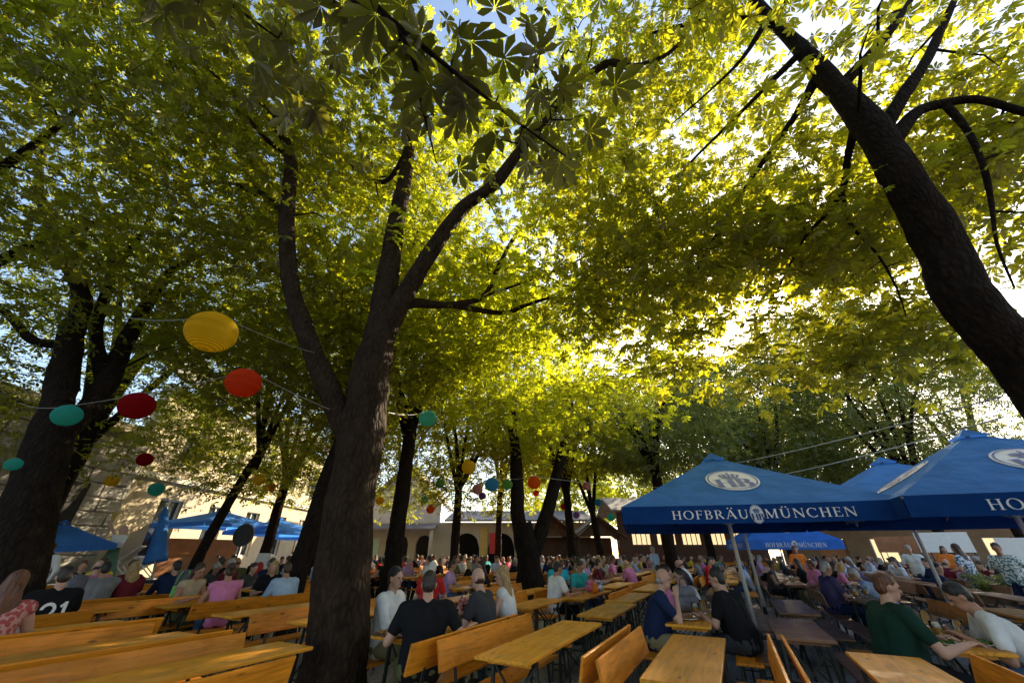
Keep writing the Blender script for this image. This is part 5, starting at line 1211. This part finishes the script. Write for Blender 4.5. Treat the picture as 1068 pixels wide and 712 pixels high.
near_p('a', 9.0, -6.55, TP+.4, 'woman in lilac top facing us before the cream arches', 'lilac', 'denim', 'dark brown', 1)
near_p('d', 9.2, -5.45, TN_+.4, 'dark haired woman in black sleeveless top left of the charcoal shirted man', 'black', 'black', 'black', 1)
near_p('g', 11.6, -4.6, FD+.2, 'person in bright turquoise top before the twin trunk', 'turquoise', 'denim', 'dark brown', 0)
near_p('h', 11.0, -3.7, TP+.5, 'grey haired man in light blue shirt behind the teal shirted woman', 'light blue', 'denim', 'grey', 0)
near_p('a', 12.4, -3.75, TP+.5, 'man in maroon shirt behind the empty tables at centre', 'maroon', 'denim', 'dark brown', 0)
# number 21 on the shirt back
def digits():
    two = arc_(.30, .72, (.30, .28), (.17, .15), -35, 180, 12)+[st_((.50, .58), (.07, .06), .14), st_((0, .065), (.62, .065), .13)]
    one = [st_((.92, 0), (.92, 1), .14), st_((.74, .80), (.92, .95), .11)]
    return two+one
A_ = anch['no21']; o_ = A_['P']+A_['up']*.12+Vector((0, -.142, 0))
flat('lettering', [[(u-.5, v) for u, v in p] for p in digits()], lambda u, v, k: o_+Vector((-u*-.24, -.028-.012*(1-abs(u)), 0))+A_['up']*(v*.27)+Vector((0, -k, 0)), M['ink'], b21)
# standing people
def stand(key, px_, Y, rz, label, top, bottom, hair, skin=0, z=0, sc=1.0):
    p = at(px_, 577, Y); return person(key, p.x, Y, rz, label, top, bottom, hair, skin, None, sc, z=z)
stand('st3', 50, 10.2, .5, 'waiter in white shirt and black trousers standing by the far left trunk', 'white', 'black', 'black', 1)
stand('st1', 950, 13.5, 2.2, 'standing man in white and red shirt under the right parasols', 'white', 'denim', 'grey', 0)
stand('st2', 1003, 11.0, .3, 'standing woman in blue and white patterned dress, back turned at right', 'patterned blue and white', 'patterned blue and white', 'brown', 0)
stand('st1', 1044, 9.8, 1.9, 'standing man in green white patterned shirt at right edge', 'patterned green and white', 'navy', 'black', 1)
stand('st2', 830, 15.5, 2.8, 'standing person in orange top beyond the parasol poles', 'orange', 'dark grey', 'auburn', 0)
stand('st1', 682, 17.5, .6, 'standing man in light blue shirt left behind the nearest parasol edge', 'light blue', 'beige', 'grey', 0)
stand('st2', 985, 15.5, 2.6, 'standing woman in orange blouse near the white signboards', 'orange', 'beige', 'brown', 0)
# seated crowd, facing their tables
tops_ = ['black']*5+['navy']*3+['dark grey']*3+['white']*5+['grey']*2+['light blue']*2+['blue', 'red', 'pink', 'olive', 'teal', 'beige', 'maroon', 'purple', 'lilac', 'striped white', 'pink checked', 'yellow']
taken = [tuple(o.location)[:2] for o in COL.objects if o.get('category') == 'person']
by = {}; mug_spots = []
def zn_of(lab): return lab.split(', ')[-1]
hh = {'a': 'short {} hair', 'b': 'long {} hair', 'c': '{} hair, hand raised', 'd': 'longer {} hair', 'e': 'upright, {} hair', 'f': '{} hair bun', 'g': 'thinning {} hair', 'h': '{} hair, long sleeves'}
rng.shuffle(seats); cnt_ = 0
for s, t, fc, px_, Y in seats:
    pr = .74 if Y > 10 else .42
    if 380 < px_ < 660 and Y < 12: pr = .25
    if px_ > 720: pr *= .8
    if cnt_ >= 270 or rng.random() > pr or px_ < -60 or px_ > 1110: continue
    p = W(s, t)
    if any((p.x-x)**2+(p.y-y)**2 < .5**2 for x, y in taken): continue
    taken.append((p.x, p.y)); cnt_ += 1
    key = rng.choice('abcdefgh'); top = rng.choice(tops_); hc_ = rng.choice(['brown', 'brown', 'black', 'dark brown', 'dark brown', 'blond', 'grey', 'auburn'])
    lab = 'person in %s top, %s, %s' % (top, hh[key].format(hc_), zone(px_))
    o = person(key, p.x, p.y, (TP if fc > 0 else TN_)+rng.uniform(-.35, .35), lab, top, rng.choice(['denim', 'black', 'navy', 'beige', 'khaki']), hc_, rng.choice([0, 0, 1, 2, 2, 3]), None, rng.uniform(.94, 1.05))
    by.setdefault(lab, []).append(o)
    if Y < 15: mug_spots.append((s+rng.uniform(-.12, .12), t+fc*rng.uniform(.40, .55), zone(px_)))
for lab, os_ in by.items():
    for o in os_: o['group'] = 'guests seated '+zn_of(lab)
print('crowd', cnt_)

# ------------------------------------------------------------------ things on the tables and small furniture
MUG = {}
def mug_meshes():
    g = MB(); g.lathe([(.0, 0), (.044, 0), (.047, .01), (.046, .05), (.047, .155), (.0475, .158), (.043, .157), (.041, .05), (.040, .016), (.0, .015)], 20); MUG['g'] = g.mesh('beer_mug')
    h = MB(); h.tube([(.045, 0, .13), (.075, 0, .135), (.088, 0, .10), (.085, 0, .06), (.068, 0, .032), (.045, 0, .03)], .008, 8); MUG['h'] = h.mesh('handle')
    b_ = MB(); b_.lathe([(.0, .0165), (.0392, .0165), (.0402, .05), (.0415, .105), (.0, .105)], 18); MUG['b'] = b_.mesh('beer')
    f_ = MB(); f_.lathe([(.0, .1052), (.0414, .1052), (.042, .13), (.03, .138), (.0, .14)], 18); MUG['f'] = f_.mesh('foam')
mug_meshes()
GM = 'beer glasses on the tables'
def mug(s, t, lab, full=True, sc=1.0):
    p = W(s, t, .773); o = link('beer_mug', MUG['g'], M['glass'], None, True, p); o.rotation_euler = (0, 0, rng.uniform(0, 6)); o.scale = (sc, sc, sc); tag(o, lab, 'beer mug', GM)
    link('handle', MUG['h'], M['glass'], o, True)
    if full: link('beer', MUG['b'], M['beer'], o, True); link('foam', MUG['f'], M['foam'], o, True)
    return o
mug(3.95, -3.38, 'large beer mug standing before the white shirted man', True, 1.15); mug(4.5, -3.12, 'beer mug between black shirted man and charcoal shirted man'); mug(4.95, -3.25, 'beer mug in front of the charcoal shirted man', False); mug(5.2, -3.3, 'glass mug in front of the blonde woman')
mug(6.5, -.62, 'mug in front of the bald man in navy'); mug(6.9, -.55, 'mug beside the grey bag on the occupied table', False); mug(7.2, -.8, 'mug at the far end of the grey bag table')
for i, (s, t, lab) in enumerate([(5.95, 1.6, 'glass in front of the dark green man'), (6.15, 1.82, 'glass in front of the white polo man'), (6.5, 1.58, 'second glass on the table of the dark green man'), (6.9, 1.8, 'glass at far end of the dark green man\'s table')]): mug(s, t, lab, i % 2 == 0)
for i in range(8): mug(10.4+.22*i, 1.85+.12*(i % 3), 'glass on the table before the purple shirted man', i % 2 == 0)
for i in range(5): mug(10.0+.35*i, -.5+.1*(i % 3), 'glass on the table beyond the broad man in black', i % 2 == 0)
for i, (s, t, zn) in enumerate(mug_spots):
    if i % 5 < 3: mug(s, t, 'beer mug on a crowded table '+zn, i % 4 > 0)['group'] = 'beer mugs '+zn
def plate(s, t, lab, food='pretzel'):
    p = W(s, t, .772); o = MB().lathe([(.0, .0), (.07, .0), (.10, .012), (.125, .02), (.125, .024), (.09, .014), (.0, .006)], 22).build('plate', M['china'], None, True, p); tag(o, lab, 'plate', 'plates of food '+lab.split('table ')[-1] if 'crowded' in lab else 'plates of food on the tables')
    mb = MB()
    for k in range(9): mb.ell((rng.uniform(-.05, .05), rng.uniform(-.05, .05), .022+rng.uniform(0, .012)), (rng.uniform(.012, .03), rng.uniform(.012, .03), .012), 8, 5)
    f_ = mb.build('food', M[food], o, True); return o
plate(3.75, -3.2, 'plate of browned food by the large beer mug'); plate(6.2, -.7, 'plate of food before the bald man in navy'); plate(5.85, 1.84, 'plate with food before the white polo man', 'salad'); plate(6.35, 1.72, 'plate of browned food on the dark green man\'s table'); plate(5.75, 1.55, 'plate nearest the dark green man\'s hand', 'salad')
for i, (s, t, zn) in enumerate(mug_spots):
    if i % 5 == 3: plate(s, t, 'plate of food on a crowded table '+zn, 'salad' if i % 2 else 'pretzel')
# board of snacks near the white shirted man
p = W(3.72, -3.40, .772); o = thing('snack_board', 'flat board scattered with small snack pieces near the white shirted man', 'snack board', p, -RA)
MB().box(-.13, .13, -.10, .10, 0, .012, .003).build('board', M['wood_dark'], o); mb = MB()
for k in range(26): mb.ell((rng.uniform(-.11, .11), rng.uniform(-.08, .08), .02), (rng.uniform(.008, .018),)*3, 6, 5)
mb.build('snacks', M['pretzel'], o, True)
def bag(p, lab, mat, s=1.0, rz=0):
    o = MB(); o.cap((-.09, 0, .075), .075, (.09, 0, .075), .075, 12); o.cap((-.07, 0, .17), .055, (.07, 0, .17), .055, 12)
    b = MB(); b = o.build('bag', mat, None, True, p); b.scale = (s, s, s*1.1); b.rotation_euler = (0, 0, rz); tag(b, lab, 'bag')
    h = MB(); h.tube([(-.07, .02, .2), (-.05, .02, .28), (0, .02, .31), (.05, .02, .28), (.07, .02, .2)], .008, 6); h.build('strap', M['bag'], b, True); return b
bag(W(6.95, -.75, .772), 'grey bag standing on the table behind the bald man in navy', simple('grey_nylon', (.18, .18, .2), .7, .3, 12, .5, 30), 1.25, .4)
bag(W(9.3, -2.9, .772), 'pink bag on the table before the teal shirted woman', CM['pink'], .9, .3); bag(W(9.05, -2.75, .772), 'orange bag on the table beside the pink one', CM['orange'], .8, 1.2); bag(W(9.55, -2.8, .772), 'white and blue bag beside the teal shirted woman\'s hands', CM['patterned blue and white'], .85, .9)
bag(W(5.05, -3.32, .772), 'patterned bag before the charcoal shirted man', CM['patterned red'], .9, .5)
# backpacks
def backpack(x, y, z, rz, lab, m1, m2):
    o = thing('backpack', lab, 'backpack', (x, y, z), rz)
    MB().box(-.16, .16, -.1, .1, 0, .46, .07).build('pack', m1, o, True); mb = MB()
    mb.box(-.12, .12, -.15, -.098, .04, .22, .02); mb.build('front_pocket', m2, o); mb = MB()
    for x_ in (-.06, .06): mb.bar((x_, -.104, .44), (x_*1.6, -.104, .24), .035, .012)
    mb.build('strap', m2, o)
q = W(2.75, -8.62); backpack(q.x, q.y, .775, -.3, 'grey backpack on the table right of the black shirt numbered 21', M['bag'], simple('grey_strap', (.3, .3, .3), .7))
q = W(3.6, -10.0); backpack(q.x+1.2, q.y+.3, .775, .2, 'black backpack with lime stripes behind the long bench back', M['bag'], M['bag_green'])
# planter with leafy plants and white signboards at the right
def planter(x, y, lab, seed):
    o = thing('planter', lab, 'planter', (x, y, 0), -.3); mb = MB(); mb.box(-.6, .6, -.22, .22, .003, .62, .02); mb.build('box', M['wood_dark'], o)
    g = np.random.default_rng(seed); N = 160; c = np.stack([g.uniform(-.6, .6, N), g.uniform(-.25, .25, N), .62+g.uniform(0, .45, N)], 1).astype(np.float32); off = g.normal(size=(N, 3))
    me = leaves_mesh('plants', c, np.stack([g.normal(0, .6, N), g.normal(0, .6, N), np.ones(N)], 1), g.uniform(.08, .16, N), T5, off); me.materials.append(M['leaf_far']); link('plants', me, None, o); return o
p = at(1022, 577, 10.6); planter(p.x, p.y, 'dark wooden planter of leafy plants before the patterned shirt man', 3)
p = at(735, 577, 24); planter(p.x, p.y, 'planter with leafy plants before the timber pavilion', 5)
def signboard(px_, Y, w_, h_, z0, lab, mat):
    p = at(px_, 577, Y); o = thing('signboard', lab, 'sign', (p.x, Y, 0), -.5)
    MB().box(-w_/2, w_/2, -.02, .02, z0, z0+h_, .006).build('panel', mat, o); mb = MB()
    for x in (-w_/2+.06, w_/2-.06): mb.box(x-.025, x+.025, .021, .06, .003, z0+h_*.9)
    mb.box(-w_/2+.08, w_/2-.08, .024, .05, z0+h_*.5, z0+h_*.55)
    mb.build('post', M['steel'], o)
    return o
signboard(1062, 13, .7, 1.3, .6, 'tall white signboard at the right edge behind the patterned shirt man', M['frame_white']); signboard(990, 19, 1.8, .8, 1.5, 'wide white signboard hung high beyond the crowd at right', M['frame_white']); signboard(945, 21, 2.0, .7, 1.5, 'orange signboard beyond the crowd under the right parasols', M['orange_board'])
# figure in a green dress painted on a board, by the deckchairs
p = at(117, 577, 13.2); o = thing('painted_figure', 'cut out board of a woman in a green dress with raised arm by the deckchairs', 'figure board', (p.x, 13.2, TZ if p.x < tx1 else 0), R(25))
def slab(poly, th=.03, y=0):
    mb = MB(); k = len(poly); mb.add([(x, y, z) for x, z in poly]+[(x, y+th, z) for x, z in poly], [tuple(range(k)), tuple(range(2*k-1, k-1, -1))]+[(i, i+k, (i+1) % k+k, (i+1) % k) for i in range(k)]); return mb
slab([(-.34, .1), (.34, .1), (.12, 1.0), (-.12, 1.0)]).build('dress', M['frame_green'], o)
slab([(-.15, 1.003), (.15, 1.003), (.2, 1.35), (-.2, 1.35)]).build('blouse', M['frame_white'], o)
slab([(-.2, 1.353), (-.12, 1.353), (-.42, 1.78), (-.5, 1.72)], .03, .004).build('arm', SK[2], o)
slab([(.11*math.cos(2*PI*i/14), 1.49+.13*math.sin(2*PI*i/14)) for i in range(14)], .03, .002).build('head', SK[2], o)
slab([(-.42, 1.72), (-.34, 1.72), (-.30, 2.0), (-.46, 2.0)], .03, .008).build('jug', M['gold'], o)
slab([(-.3, .0), (.3, .0), (.3, .097), (-.3, .097)]).build('stand', M['wood_dark'], o)
# fallen leaves on the gravel
g = np.random.default_rng(77); N = 900
xy = np.stack([g.uniform(-9, 12, N), g.uniform(2.5, 16, N)], 1)
me = leaves_mesh('fallen_leaves', np.concatenate([xy, np.full((N, 1), .022)], 1).astype(np.float32), np.stack([g.normal(0, .12, N), g.normal(0, .12, N), np.ones(N)], 1), g.uniform(.05, .1, N), T5)
link('fallen_leaves', me, simple('dry_leaf', (.22, .11, .03), .8, .5, 9)); tag(bpy.data.objects['fallen_leaves'], 'scattered dry brown leaves on the grey gravel between the tables', 'leaves', None, 'stuff')
